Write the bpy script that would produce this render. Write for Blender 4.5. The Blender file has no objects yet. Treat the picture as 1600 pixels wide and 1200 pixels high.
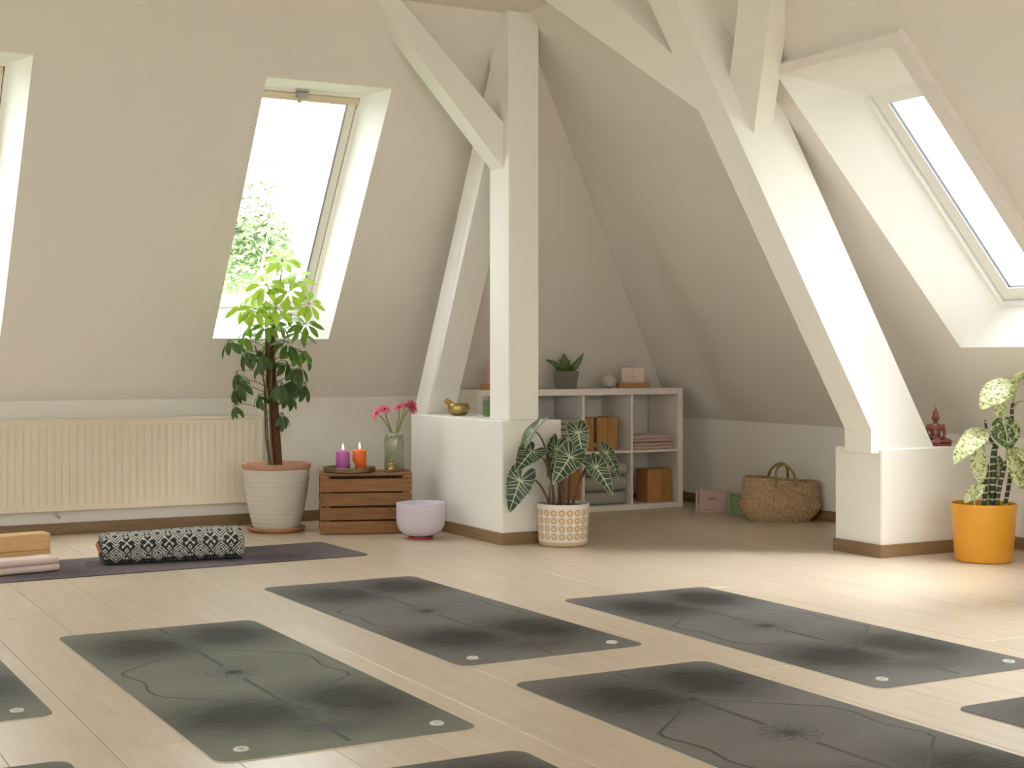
import bpy, bmesh, math, random
import numpy as np
from mathutils import Vector, Matrix, noise

random.seed(7)
SC = bpy.context.scene
COL = SC.collection
D2R = math.pi / 180.0

# ------------------------------------------------------------------ camera
CAM_H = 0.96
FPX = 2300.0
YAW = math.atan2(1240.0, 2300.0)
HOR = 562.0
cs, sn = math.cos(YAW), math.sin(YAW)
cam = bpy.data.cameras.new('camera')
cam.sensor_width = 36.0
cam.lens = FPX / 1600.0 * 36.0
cam.shift_y = -(600.0 - HOR) / 1600.0
cam.clip_start = 0.05
cam_ob = bpy.data.objects.new('camera', cam)
COL.objects.link(cam_ob)
cam_ob.location = (0, 0, CAM_H)
cam_ob.rotation_euler = (math.pi / 2, 0, -YAW)
SC.camera = cam_ob

# ------------------------------------------------------------------ sky and exposure
SC.view_settings.view_transform = 'Standard'
SC.view_settings.look = 'None'
SC.view_settings.gamma = 1.0
SC.view_settings.use_curve_mapping = False
SC.view_settings.exposure = 0.0
SC.cycles.use_denoising = True
SC.cycles.max_bounces = 14
SC.cycles.diffuse_bounces = 8
SC.cycles.glossy_bounces = 4
SC.cycles.transmission_bounces = 8
SC.cycles.transparent_max_bounces = 16
SC.cycles.caustics_reflective = False
SC.cycles.caustics_refractive = False
SC.cycles.sample_clamp_indirect = 6.0
SKY = 10.5
world = bpy.data.worlds.new('overcast_sky')
SC.world = world
world.use_nodes = True
wn = world.node_tree.nodes
wn['Background'].inputs['Color'].default_value = (0.93, 0.97, 1.0, 1)
wn['Background'].inputs['Strength'].default_value = SKY

# hazy sun high in the east-south-east
sl = bpy.data.lights.new('hazy_sun', 'SUN'); sl.energy = 23.0; sl.angle = 50*D2R; sl.color = (0.97, 0.985, 1.0)
so = bpy.data.objects.new('hazy_sun', sl); COL.objects.link(so)
so.rotation_euler = Vector((0.46, -0.16, 0.87)).to_track_quat('Z', 'Y').to_euler()

# ------------------------------------------------------------------ pixel ray -> point helpers (photo frame 1600x1200)
def ray(px, py):
    r = (px - 800.0) / FPX
    u = -(py - HOR) / FPX
    return Vector((cs * r + sn, -sn * r + cs, u))
def at(px, py, d):
    v = ray(px, py)
    return Vector((v.x * d, v.y * d, CAM_H + v.z * d))
def on_z(px, py, z):
    v = ray(px, py)
    return at(px, py, (z - CAM_H) / v.z)
RIGHT = Vector((cs, -sn, 0)); FWD = Vector((sn, cs, 0)); UP = Vector((0, 0, 1))

# ------------------------------------------------------------------ geometry builder
class G:
    def __init__(self):
        self.v = []; self.f = []; self.mi = []; self.cur = 0
    def add(self, vs, fs):
        o = len(self.v)
        self.v.extend([tuple(p) for p in vs])
        for f in fs:
            self.f.append(tuple(i + o for i in f)); self.mi.append(self.cur)
        return o
    def box(self, x0, x1, y0, y1, z0, z1, b=0.0, M=None):
        return self.obox(Vector(((x0+x1)/2, (y0+y1)/2, (z0+z1)/2)), Vector((abs(x1-x0)/2, abs(y1-y0)/2, abs(z1-z0)/2)), b, M)
    def obox(self, c, h, b=0.0, M=None):
        def T(p):
            q = Vector(p)
            if M is not None:
                q = M @ (q + c)
            else:
                q = q + c
            return tuple(q)
        b = min(b, 0.45 * min(h))
        if b <= 0:
            vs = [T((sx*h[0], sy*h[1], sz*h[2])) for sx in (-1, 1) for sy in (-1, 1) for sz in (-1, 1)]
            self.add(vs, [(0,1,3,2),(4,6,7,5),(0,4,5,1),(2,3,7,6),(0,2,6,4),(1,5,7,3)])
            return
        vs = []; ix = {}
        for sx in (-1, 1):
            for sy in (-1, 1):
                for sz in (-1, 1):
                    for a in range(3):
                        p = [sx*(h[0]-b), sy*(h[1]-b), sz*(h[2]-b)]
                        p[a] = (sx, sy, sz)[a] * h[a]
                        ix[(sx, sy, sz, a)] = len(vs); vs.append(T(p))
        fs = []
        for a in range(3):
            o1, o2 = [k for k in range(3) if k != a]
            for s in (-1, 1):
                q = []
                for s1, s2 in ((-1,-1),(1,-1),(1,1),(-1,1)):
                    S = [0,0,0]; S[a] = s; S[o1] = s1; S[o2] = s2
                    q.append(ix[(S[0],S[1],S[2],a)])
                fs.append(tuple(q))
        for a in range(3):
            o1, o2 = [k for k in range(3) if k != a]
            for s1 in (-1, 1):
                for s2 in (-1, 1):
                    q = []
                    for s, ax in ((-1,o1),(1,o1),(1,o2),(-1,o2)):
                        S = [0,0,0]; S[a] = s; S[o1] = s1; S[o2] = s2
                        q.append(ix[(S[0],S[1],S[2],ax)])
                    fs.append(tuple(q))
        for sx in (-1, 1):
            for sy in (-1, 1):
                for sz in (-1, 1):
                    fs.append((ix[(sx,sy,sz,0)], ix[(sx,sy,sz,1)], ix[(sx,sy,sz,2)]))
        self.add(vs, fs)
    def lathe(self, prof, n=40, c=(0,0,0), close=False):
        vs = []; fs = []
        m = len(prof)
        for (r, z) in prof:
            for k in range(n):
                a = 2*math.pi*k/n
                vs.append((c[0]+r*math.cos(a), c[1]+r*math.sin(a), c[2]+z))
        for i in range(m-1 if not close else m):
            for k in range(n):
                j = (i+1) % m
                fs.append((i*n+k, i*n+(k+1)%n, j*n+(k+1)%n, j*n+k))
        if not close:
            if prof[0][0] > 1e-6: fs.append(tuple(range(n))[::-1])
            if prof[-1][0] > 1e-6: fs.append(tuple((m-1)*n+k for k in range(n)))
        self.add(vs, fs)
    def tube(self, pts, r, n=8, caps=True, closed=False):
        pts = [Vector(p) for p in pts]
        m = len(pts)
        rs = r if hasattr(r, '__len__') else [r]*m
        vs = []; fs = []
        t0 = None; nrm = None
        for i in range(m):
            if closed:
                t = (pts[(i+1) % m] - pts[i-1]).normalized()
            else:
                t = (pts[min(i+1, m-1)] - pts[max(i-1, 0)])
                t = t.normalized() if t.length > 1e-9 else Vector((0,0,1))
            if nrm is None:
                ref = Vector((0,0,1)) if abs(t.z) < 0.9 else Vector((1,0,0))
                nrm = (ref - t*ref.dot(t)).normalized()
            else:
                nrm = (nrm - t*nrm.dot(t))
                nrm = nrm.normalized() if nrm.length > 1e-6 else Vector((1,0,0))
            bn = t.cross(nrm)
            for k in range(n):
                a = 2*math.pi*k/n
                vs.append(pts[i] + (nrm*math.cos(a) + bn*math.sin(a))*rs[i])
        for i in range(m if closed else m-1):
            j = (i+1) % m
            for k in range(n):
                fs.append((i*n+k, i*n+(k+1)%n, j*n+(k+1)%n, j*n+k))
        if caps and not closed:
            fs.append(tuple(range(n))[::-1]); fs.append(tuple((m-1)*n+k for k in range(n)))
        self.add(vs, fs)
    def prism(self, poly, axis, a0, a1):
        """poly: 2-D points; axis 0/1/2 is the extrusion axis"""
        n = len(poly); vs = []
        for a in (a0, a1):
            for p in poly:
                q = [p[0], p[1]]; q.insert(axis, a); vs.append(tuple(q))
        fs = [tuple(range(n))[::-1], tuple(range(n, 2*n))]
        for i in range(n):
            j = (i+1) % n
            fs.append((i, j, n+j, n+i))
        self.add(vs, fs)
    def prismv(self, pts, ext):
        n = len(pts); pts = [Vector(p) for p in pts]
        vs = pts + [p + ext for p in pts]
        fs = [tuple(range(n))[::-1], tuple(range(n, 2*n))]
        for i in range(n):
            j = (i+1) % n
            fs.append((i, j, n+j, n+i))
        self.add(vs, fs)
    def ball(self, c, r, nu=14, nv=9, M=None):
        r = r if hasattr(r, '__len__') else (r, r, r)
        vs = []; fs = []
        for i in range(nv+1):
            t = math.pi*i/nv
            for k in range(nu):
                a = 2*math.pi*k/nu
                p = Vector((r[0]*math.sin(t)*math.cos(a), r[1]*math.sin(t)*math.sin(a), r[2]*math.cos(t)))
                if M is not None: p = M @ p
                vs.append(p + Vector(c))
        for i in range(nv):
            for k in range(nu):
                fs.append((i*nu+k, (i+1)*nu+k, (i+1)*nu+(k+1)%nu, i*nu+(k+1)%nu))
        self.add(vs, fs)
    def mesh(self, name, mats, smooth=None, recalc=True):
        me = bpy.data.meshes.new(name)
        me.from_pydata(self.v, [], self.f)
        if not isinstance(mats, (list, tuple)): mats = [mats]
        for m in mats: me.materials.append(m)
        if len(mats) > 1: me.polygons.foreach_set('material_index', self.mi)
        bm = bmesh.new(); bm.from_mesh(me)
        bmesh.ops.remove_doubles(bm, verts=bm.verts, dist=1e-6)
        if recalc: bmesh.ops.recalc_face_normals(bm, faces=bm.faces)
        bm.to_mesh(me); bm.free()
        if smooth is not None:
            me.polygons.foreach_set('use_smooth', [True]*len(me.polygons))
            me.set_sharp_from_angle(angle=smooth*D2R)
        me.update()
        return me
    def obj(self, name, mats, parent=None, loc=None, smooth=None, rot=None, recalc=True):
        return link(name, self.mesh(name, mats, smooth, recalc), parent, loc, rot)

def link(name, me, parent=None, loc=None, rot=None):
    o = bpy.data.objects.new(name, me)
    COL.objects.link(o)
    if parent is not None: o.parent = parent
    if loc is not None: o.location = loc
    if rot is not None: o.rotation_euler = rot
    return o
def tag(o, label=None, cat=None, group=None, kind=None):
    if label: o['label'] = label
    if cat: o['category'] = cat
    if group: o['group'] = group
    if kind: o['kind'] = kind
    return o
def thing(name, loc, label, cat, rz=0.0, group=None):
    o = bpy.data.objects.new(name, None); COL.objects.link(o)
    o.empty_display_size = 0.05
    o.location = loc; o.rotation_euler = (0, 0, rz)
    return tag(o, label, cat, group)
def basis(y, nh, loc=(0,0,0), s=1.0):
    y = Vector(y).normalized(); z = Vector(nh); z = z - y*z.dot(y)
    if z.length < 1e-5: z = Vector((1,0,0)) - y*y.x
    z.normalize(); x = y.cross(z)
    M = Matrix(((x.x*s, y.x*s, z.x*s, loc[0]), (x.y*s, y.y*s, z.y*s, loc[1]), (x.z*s, y.z*s, z.z*s, loc[2]), (0,0,0,1)))
    return M
def bez(p0, p1, p2, n=8):
    p0, p1, p2 = Vector(p0), Vector(p1), Vector(p2)
    return [p0*(1-t)**2 + p1*2*t*(1-t) + p2*t*t for t in [i/(n-1) for i in range(n)]]
def copy_tree(o, parent=None):
    c = o.copy(); COL.objects.link(c)
    if parent is not None: c.parent = parent
    for ch in list(o.children): copy_tree(ch, c)
    return c

# ------------------------------------------------------------------ materials
class N:
    def __init__(self, name):
        self.m = bpy.data.materials.new(name); self.m.use_nodes = True
        self.t = self.m.node_tree; self.b = self.t.nodes['Principled BSDF']
    def n(self, typ, **kw):
        x = self.t.nodes.new(typ)
        for k, v in kw.items():
            if k.startswith('i_'):
                key = k[2:]
                key = int(key) if key.isdigit() else key.replace('_', ' ')
                self.set(x.inputs[key], v)
            else: setattr(x, k, v)
        return x
    def set(self, inp, v):
        if isinstance(v, bpy.types.NodeSocket): self.t.links.new(v, inp)
        elif isinstance(v, bpy.types.Node): self.t.links.new(v.outputs[0], inp)
        else: inp.default_value = v
    def math(self, op, a, b=None, c=None):
        x = self.t.nodes.new('ShaderNodeMath'); x.operation = op
        self.set(x.inputs[0], a)
        if b is not None: self.set(x.inputs[1], b)
        if c is not None: self.set(x.inputs[2], c)
        return x.outputs[0]
    def mix(self, f, a, b, mode='MIX'):
        x = self.t.nodes.new('ShaderNodeMix'); x.data_type = 'RGBA'; x.blend_type = mode
        self.set(x.inputs[0], f)
        for k, v in ((6, a), (7, b)):
            if isinstance(v, tuple) and len(v) == 3: v = v + (1,)
            self.set(x.inputs[k], v)
        return x.outputs[2]
    def coords(self, which='Object', scale=(1,1,1), rand=False):
        tc = self.t.nodes.new('ShaderNodeTexCoord')
        mp = self.t.nodes.new('ShaderNodeMapping')
        self.t.links.new(tc.outputs[which], mp.inputs[0])
        mp.inputs['Scale'].default_value = scale
        if rand:
            oi = self.t.nodes.new('ShaderNodeObjectInfo')
            r = self.math('MULTIPLY', oi.outputs['Random'], 37.0)
            cx = self.n('ShaderNodeCombineXYZ')
            for k in range(3): self.set(cx.inputs[k], r)
            self.set(mp.inputs['Location'], cx.outputs[0])
        return mp.outputs[0]
    def noise(self, co, scale=5, detail=3, rough=0.5, dist=0.0):
        x = self.n('ShaderNodeTexNoise'); self.set(x.inputs['Vector'], co)
        x.inputs['Scale'].default_value = scale; x.inputs['Detail'].default_value = detail
        x.inputs['Roughness'].default_value = rough; x.inputs['Distortion'].default_value = dist
        return x.outputs[0]
    def ramp(self, f, *stops):
        x = self.n('ShaderNodeValToRGB'); self.set(x.inputs[0], f)
        e = x.color_ramp.elements
        while len(e) < len(stops): e.new(0.5)
        for k, (p, c) in enumerate(stops):
            e[k].position = p; e[k].color = tuple(c) + (1,) if len(c) == 3 else c
        return x.outputs[0]
    def bump(self, h, strength=0.3, dist=0.01):
        x = self.n('ShaderNodeBump'); self.set(x.inputs['Height'], h)
        x.inputs['Strength'].default_value = strength; x.inputs['Distance'].default_value = dist
        self.t.links.new(x.outputs[0], self.b.inputs['Normal'])
    def col(self, v):
        if isinstance(v, tuple) and len(v) == 3: v = v + (1,)
        self.set(self.b.inputs['Base Color'], v)
    def p(self, **kw):
        for k, v in kw.items(): self.set(self.b.inputs[k.replace('_', ' ')], v)
        return self
def srgb(r, g, b):
    f = lambda c: (c/255/12.92) if c/255 <= 0.04045 else ((c/255+0.055)/1.055)**2.4
    return (f(r), f(g), f(b))
def plain(name, c, rough=0.5, metal=0.0, var=0.06, scale=12, **kw):
    m = N(name); co = m.coords()
    nz = m.noise(co, scale, 3)
    a = tuple(max(0, x*(1-var)) for x in c); b = tuple(min(1, x*(1+var)) for x in c)
    m.col(m.mix(nz, a, b)); m.p(Roughness=rough, Metallic=metal, **kw)
    return m.m

def mk_paint(name, c, bump=0.12):
    m = N(name); co = m.coords()
    n1 = m.noise(co, 1.3, 3); n2 = m.noise(co, 60, 3, 0.6)
    m.col(m.mix(n1, tuple(x*0.985 for x in c), tuple(min(1, x*1.01) for x in c)))
    m.p(Roughness=0.85); m.bump(n2, bump, 0.004)
    m.b.inputs['Specular IOR Level'].default_value = 0.25
    return m.m
M_WALL = mk_paint('warm_white_wall_paint', (0.80, 0.765, 0.72))
M_SLOPE = mk_paint('warm_white_slope_paint', (0.765, 0.722, 0.675))
M_BEAM = mk_paint('white_beam_paint', (0.82, 0.79, 0.745), 0.05)
M_WHITE = mk_paint('white_reveal_paint', (0.88, 0.87, 0.845), 0.03)

def mk_wood(name, dark, light, axis=0, scale=1.0, rough=0.5, stretch=14.0, contrast=1.0, knots=False, bump=0.1, var=0.16, ior=1.5):
    m = N(name)
    s = [stretch*scale]*3; s[axis] = scale
    co = m.coords('Object', tuple(s), True)
    a = m.noise(co, 3.0, 5, 0.6, 0.35)
    b = m.noise(co, 14.0, 4, 0.65)
    f = m.math('ADD', m.math('MULTIPLY', a, 0.65), m.math('MULTIPLY', b, 0.35))
    lo, hi = 0.5-0.2/contrast, 0.5+0.2/contrast
    c = m.ramp(f, (lo, dark), (hi, light))
    oi = m.n('ShaderNodeObjectInfo')
    v = m.math('MULTIPLY_ADD', oi.outputs['Random'], var, 1-var/2)
    hs = m.n('ShaderNodeHueSaturation'); m.set(hs.inputs['Color'], c); m.set(hs.inputs['Value'], v)
    out = hs.outputs[0]
    if knots:
        k = m.noise(m.coords('Object', (3, 3, 9), True), 2.2, 2, 0.5, 0.5)
        kr = m.ramp(k, (0.66, (0,0,0)), (0.74, (1,1,1)))
        out = m.mix(m.math('MULTIPLY', kr, 0.7), out, tuple(x*0.35 for x in dark))
    m.col(out); m.p(Roughness=rough, IOR=ior); m.bump(b, bump, 0.002)
    return m.m
M_FLOOR = mk_wood('light_oak_floor', (0.50, 0.395, 0.29), (0.64, 0.535, 0.425), 1, 1.0, 0.34, 11.0, 0.8, bump=0.04, var=0.07, ior=1.75)
M_FLOORBASE = plain('floor_joint', (0.36, 0.26, 0.17), 0.7)
M_OAK = mk_wood('oak_skirting', (0.19, 0.115, 0.055), (0.29, 0.185, 0.095), 0, 1.0, 0.5, 16.0)
M_OAKY = mk_wood('oak_skirting_along_y', (0.19, 0.115, 0.055), (0.29, 0.185, 0.095), 1, 1.0, 0.5, 16.0)
M_CRATE = mk_wood('brown_crate_wood', (0.15, 0.062, 0.02), (0.34, 0.165, 0.062), 0, 1.5, 0.7, 9.0, 0.9, True, 0.4)
M_BLOCKX = mk_wood('light_beech_block', (0.50, 0.29, 0.12), (0.63, 0.40, 0.19), 0, 2.0, 0.5, 9.0)
M_BLOCKZ = mk_wood('oak_block_upright', (0.33, 0.15, 0.045), (0.50, 0.26, 0.095), 2, 2.0, 0.5, 9.0)
M_STAND = mk_wood('orange_wood_stand', (0.36, 0.16, 0.045), (0.5, 0.24, 0.08), 0, 2.0, 0.5, 9.0)

# ------------------------------------------------------------------ room dimensions (metres)
XW, XE, YS, YN, ZC = -4.5, 5.8, -4.0, 8.3, 2.79
KN, KE = 0.735, 0.564
TN, TE = 55*D2R, 47.4*D2R
def hipX(z): return XE - (z-KE)/math.tan(TE)
def hipYn(z): return YN if z <= KN else YN - (z-KN)/math.tan(TN)
def hipYs(z): return YS if z <= KN else YS + (z-KN)/math.tan(TN)

def struct(o, label, cat):
    return tag(o, label, cat, kind='structure')

def panel(name, mat, origin, ad, ud, lo, hi, breaks, holes, label, cat, out=None):
    """flat wall in (a, s) coordinates, cut around one row of rectangular holes"""
    origin, ad, ud = Vector(origin), Vector(ad), Vector(ud)
    nrm = ad.cross(ud).normalized()
    P = lambda a, s: origin + ad*a + ud*s
    g = G()
    hs = sorted(holes)
    for s0, s1 in zip(breaks[:-1], breaks[1:]):
        mid = (s0+s1)/2
        cut = [h for h in hs if h[2]-1e-6 <= mid <= h[3]+1e-6]
        spans = []; L = (lo(s0), lo(s1))
        for h in cut:
            spans.append((L, (h[0], h[0]))); L = (h[1], h[1])
        spans.append((L, (hi(s0), hi(s1))))
        for (l, r) in spans:
            q = [P(l[0], s0), P(r[0], s0), P(r[1], s1), P(l[1], s1)]
            g.add(q, [(0,1,2,3)])
    o = g.obj(name, mat, recalc=True)
    return struct(o, label, cat)

# --- skylight rows: (a0, a1, z0, z1)
NW = [(x, x+0.69, 1.08, 2.39) for x in (-3.05, -1.22, 0.61)] + [(2.44, 3.13, 1.08, 2.39)]
EW = [(y, y+0.78, 1.02, 2.27) for y in (-1.4, 0.6, 2.57, 4.55)]
SW = [(x, x+1.3, 0.95, 2.5) for x in (-3.4, -1.4, 0.6, 2.6)]  # unseen rear skylights, added and enlarged for fill light
WW = [(y, y+1.2, 0.5, 2.45) for y in (-1.6, 0.9, 3.4)]  # unseen west windows, added and sized to brighten the room
sN, sE = math.sin(TN), math.sin(TE)
zs = lambda z: (z-KN)/sN
ze = lambda z: (z-KE)/sE
uN = Vector((0, -math.cos(TN), sN)); oN = Vector((0, sN, math.cos(TN)))
uS = Vector((0, math.cos(TN), sN)); oS = Vector((0, -sN, math.cos(TN)))
uE = Vector((-math.cos(TE), 0, sE)); oE = Vector((sE, 0, math.cos(TE)))
X_, Y_, Z_ = Vector((1,0,0)), Vector((0,1,0)), Vector((0,0,1))

panel('wall_north_slope', M_SLOPE, (0, YN, KN), X_, uN, lambda s: XW, lambda s: hipX(KN+s*sN), [0, zs(1.08), zs(2.39), zs(ZC)],
      [(a, b, zs(c), zs(d)) for a, b, c, d in NW], 'sloping north attic wall with two skylights', 'wall')
panel('wall_south_slope', M_SLOPE, (0, YS, KN), X_, uS, lambda s: XW, lambda s: hipX(KN+s*sN), [0, zs(0.95), zs(2.5), zs(ZC)],
      [(a, b, zs(c), zs(d)) for a, b, c, d in SW], 'sloping south attic wall behind the camera', 'wall')
panel('wall_east_slope', M_SLOPE, (XE, 0, KE), Y_, uE, lambda s: hipYs(KE+s*sE), lambda s: hipYn(KE+s*sE),
      [0, ze(KN), ze(1.02), ze(2.27), ze(ZC)], [(a, b, ze(c), ze(d)) for a, b, c, d in EW], 'sloping east attic wall with a bright skylight', 'wall')
panel('wall_west', M_WALL, (XW, 0, 0), Y_, Z_, hipYs, hipYn, [0, 0.5, KN, 2.45, ZC],
      [(a, b, c, d) for a, b, c, d in WW], 'upright west gable wall with added fill-light windows', 'wall')
g = G()
xk = hipX(KN)
g.add([(XW, YN, 0), (XE, YN, 0), (XE, YN, KE), (xk, YN, KN), (XW, YN, KN)], [(0,1,2,3,4)])
struct(g.obj('wall_north', M_WALL), 'low knee wall behind the cream radiator', 'wall')
g = G()
g.add([(XW, YS, 0), (XE, YS, 0), (XE, YS, KE), (xk, YS, KN), (XW, YS, KN)], [(0,1,2,3,4)])
struct(g.obj('wall_south', M_WALL), 'low knee wall behind the camera', 'wall')
g = G()
g.add([(XE, YS, 0), (XE, YN, 0), (XE, YN, KE), (XE, YS, KE)], [(0,1,2,3)])
struct(g.obj('wall_east', M_WALL), 'low knee wall behind the seagrass basket', 'wall')
g = G()
xc = hipX(ZC)
g.add([(XW, hipYs(ZC), ZC), (xc, hipYs(ZC), ZC), (xc, hipYn(ZC), ZC), (XW, hipYn(ZC), ZC)], [(0,1,2,3)])
struct(g.obj('ceiling', M_SLOPE), 'flat white attic ceiling above the beams', 'ceiling')

# floor with planks
g = G(); g.box(XW-0.1, XE+0.1, YS-0.1, YN+0.1, -0.15, -0.013)
floor = struct(g.obj('floor', M_FLOORBASE), 'light oak plank floor', 'floor')
PW, PL = 0.244, 2.05
pm = {}
def plank_mesh(L):
    k = round(L, 3)
    if k not in pm:
        q = G(); q.box(-PW/2+0.0007, PW/2-0.0007, -L/2+0.0007, L/2-0.0007, -0.013, 0, 0.0012)
        pm[k] = q.mesh('plank', M_FLOOR)
    return pm[k]
x = 1.093 - 23*PW
col = 0
while x < XE:
    y = YS - [0.0, 1.2, 0.55, 1.6][col % 4]
    while y < YN:
        a, b = max(y, YS), min(y+PL, YN)
        if b-a > 0.05: link('plank', plank_mesh(b-a), floor, (x+PW/2, (a+b)/2, 0))
        y += PL
    x += PW; col += 1

# skirting boards
BH, BT = 0.062, 0.014
def skirting(name, x0, x1, y0, y1, mat, label):
    q = G(); q.box(x0, x1, y0, y1, 0, BH, 0.002)
    return struct(q.obj(name, mat, loc=None), label, 'baseboard')
skirting('baseboard_north', XW, XE, YN-BT, YN, M_OAK, 'oak skirting board below the radiator')
skirting('baseboard_east', XE-BT, XE, YS, YN-BT, M_OAKY, 'oak skirting board behind the seagrass basket')
skirting('baseboard_south', XW, XE, YS, YS+BT, M_OAK, 'oak skirting board behind the camera')
skirting('baseboard_west', XW, XW+BT, YS+BT, YN-BT, M_OAKY, 'oak skirting board along the west wall')

# ------------------------------------------------------------------ timber frame
PLX0, PLX1, PLY0, PLY1, PLZ = 3.575, 3.93, 6.735, 7.88, 0.642
PRX0, PRY0, PRY1, PRZ = 4.96, 5.43, 5.765, 0.526
g = G(); g.box(PLX0, PLX1, PLY0, PLY1, 0, PLZ, 0.006)
struct(g.obj('pier', M_BEAM), 'white plastered pier under the upright post', 'pier')
g = G(); g.box(PRX0, XE, PRY0, PRY1, 0, PRZ, 0.006)
struct(g.obj('pier', M_BEAM), 'white plastered pier under the slanting rafter, beside the yellow pot', 'pier')
skirting('trim_1', PLX0-BT, PLX0, PLY0-BT, PLY1, M_OAKY, 'oak skirting on the long side of the post pier')
skirting('trim_2', PLX0, PLX1+BT, PLY0-BT, PLY0, M_OAK, 'oak skirting on the front end of the post pier, behind the ringed pot')
skirting('trim_3', PRX0-BT, PRX0, PRY0-BT, PRY1, M_OAKY, 'oak skirting on the end of the rafter pier')
skirting('trim_4', PRX0, XE-BT, PRY0-BT, PRY0, M_OAK, 'oak skirting on the bright side of the rafter pier')
g = G(); g.box(3.64, 3.82, 6.785, 7.005, PLZ, ZC, 0.005)
struct(g.obj('post', M_BEAM), 'white upright timber post standing on the pier', 'post')
# left rafter
tl = math.tan(62.5*D2R)
yz = lambda z: 7.79 - (z-0.645)/tl
g = G(); g.prism([(yz(0.5), 0.5), (6.80, 0.645+(7.79-6.80)*tl), (6.80, ZC), (yz(ZC)+0.19, ZC), (yz(0.66)+0.2, 0.66), (7.86, 0.5)], 0, 3.643, 3.815)
struct(g.obj('rafter', M_BEAM), 'white slanting rafter rising from the post pier behind the brass bowl', 'rafter')
# right rafter
tr = math.tan(59.6*D2R)
xr = lambda z: 4.91 - (z-0.62)/tr
g = G(); g.prism([(4.91, PRZ-0.02), (4.91, 0.62), (xr(ZC), ZC), (xr(ZC)+0.16, ZC), (xr(2.2)+0.35, 2.2), (xr(0.505)+0.35, PRZ-0.02)], 1, 5.445, 5.635)
struct(g.obj('rafter', M_BEAM), 'white slanting rafter rising from the pier beside the buddha statue', 'rafter')
uR = Vector((-math.cos(59.6*D2R), 0, math.sin(59.6*D2R))); nR = Vector((math.sin(59.6*D2R), 0, math.cos(59.6*D2R)))
oR = Vector((4.91, 0, 0.62))
RP = lambda y, s, off=0.0: oR + Y_*y + uR*s + nR*off
# brace from left post
g = G(); g.prism([(3.645, 1.965), (2.90, 2.79), (3.05, 2.79), (3.645, 2.205)], 1, 6.85, 6.985)
struct(g.obj('brace', M_BEAM), 'white diagonal brace running up left from the upright post', 'brace')
g = G()
g.prismv([RP(5.61, 1.712, .003), RP(6.47, 2.52, .003), RP(6.03, 2.52, .003), RP(5.61, 1.992, .003)], nR*0.14)
struct(g.obj('brace', M_BEAM), 'white brace running up left from the slanting rafter', 'brace')
g = G()
d3 = (-0.466, 0.53)
g.prismv([RP(5.46, 1.535, 0.09), RP(5.43+d3[0]*1.35, 1.576+d3[1]*1.35, 0.09), RP(5.446+d3[0]*0.95, 1.822+d3[1]*0.95, 0.09), RP(5.46, 1.81, 0.09)], nR*0.13)
struct(g.obj('brace', M_BEAM), 'white brace running up right from the slanting rafter', 'brace')

# ------------------------------------------------------------------ windows
M_FRAME = plain('cream_window_lacquer', (0.90, 0.88, 0.81), 0.35, var=0.02)
M_RAIL = plain('cream_blind_rail', (0.66, 0.56, 0.40), 0.45, var=0.03)
M_ALU = plain('grey_aluminium', (0.42, 0.43, 0.43), 0.35, 0.8, var=0.03)
M_GASK = plain('black_rubber_gasket', (0.03, 0.03, 0.03), 0.6)
def mk_glass():
    m = N('window_glass'); t = m.t
    tr_ = m.n('ShaderNodeBsdfTransparent'); tr_.inputs[0].default_value = (0.97, 0.985, 0.975, 1)
    gl = m.n('ShaderNodeBsdfGlossy'); gl.inputs['Roughness'].default_value = 0.02
    lw0 = m.n('ShaderNodeLayerWeight'); lw0.inputs[0].default_value = 0.5
    f5 = m.math('MULTIPLY_ADD', m.math('POWER', lw0.outputs['Facing'], 5.0), 0.9, 0.035)
    mx = m.n('ShaderNodeMixShader')
    t.links.new(f5, mx.inputs[0]); t.links.new(tr_.outputs[0], mx.inputs[1]); t.links.new(gl.outputs[0], mx.inputs[2])
    t.links.new(mx.outputs[0], t.nodes['Material Output'].inputs[0])
    return m.m
M_GLASS = mk_glass()

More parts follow.
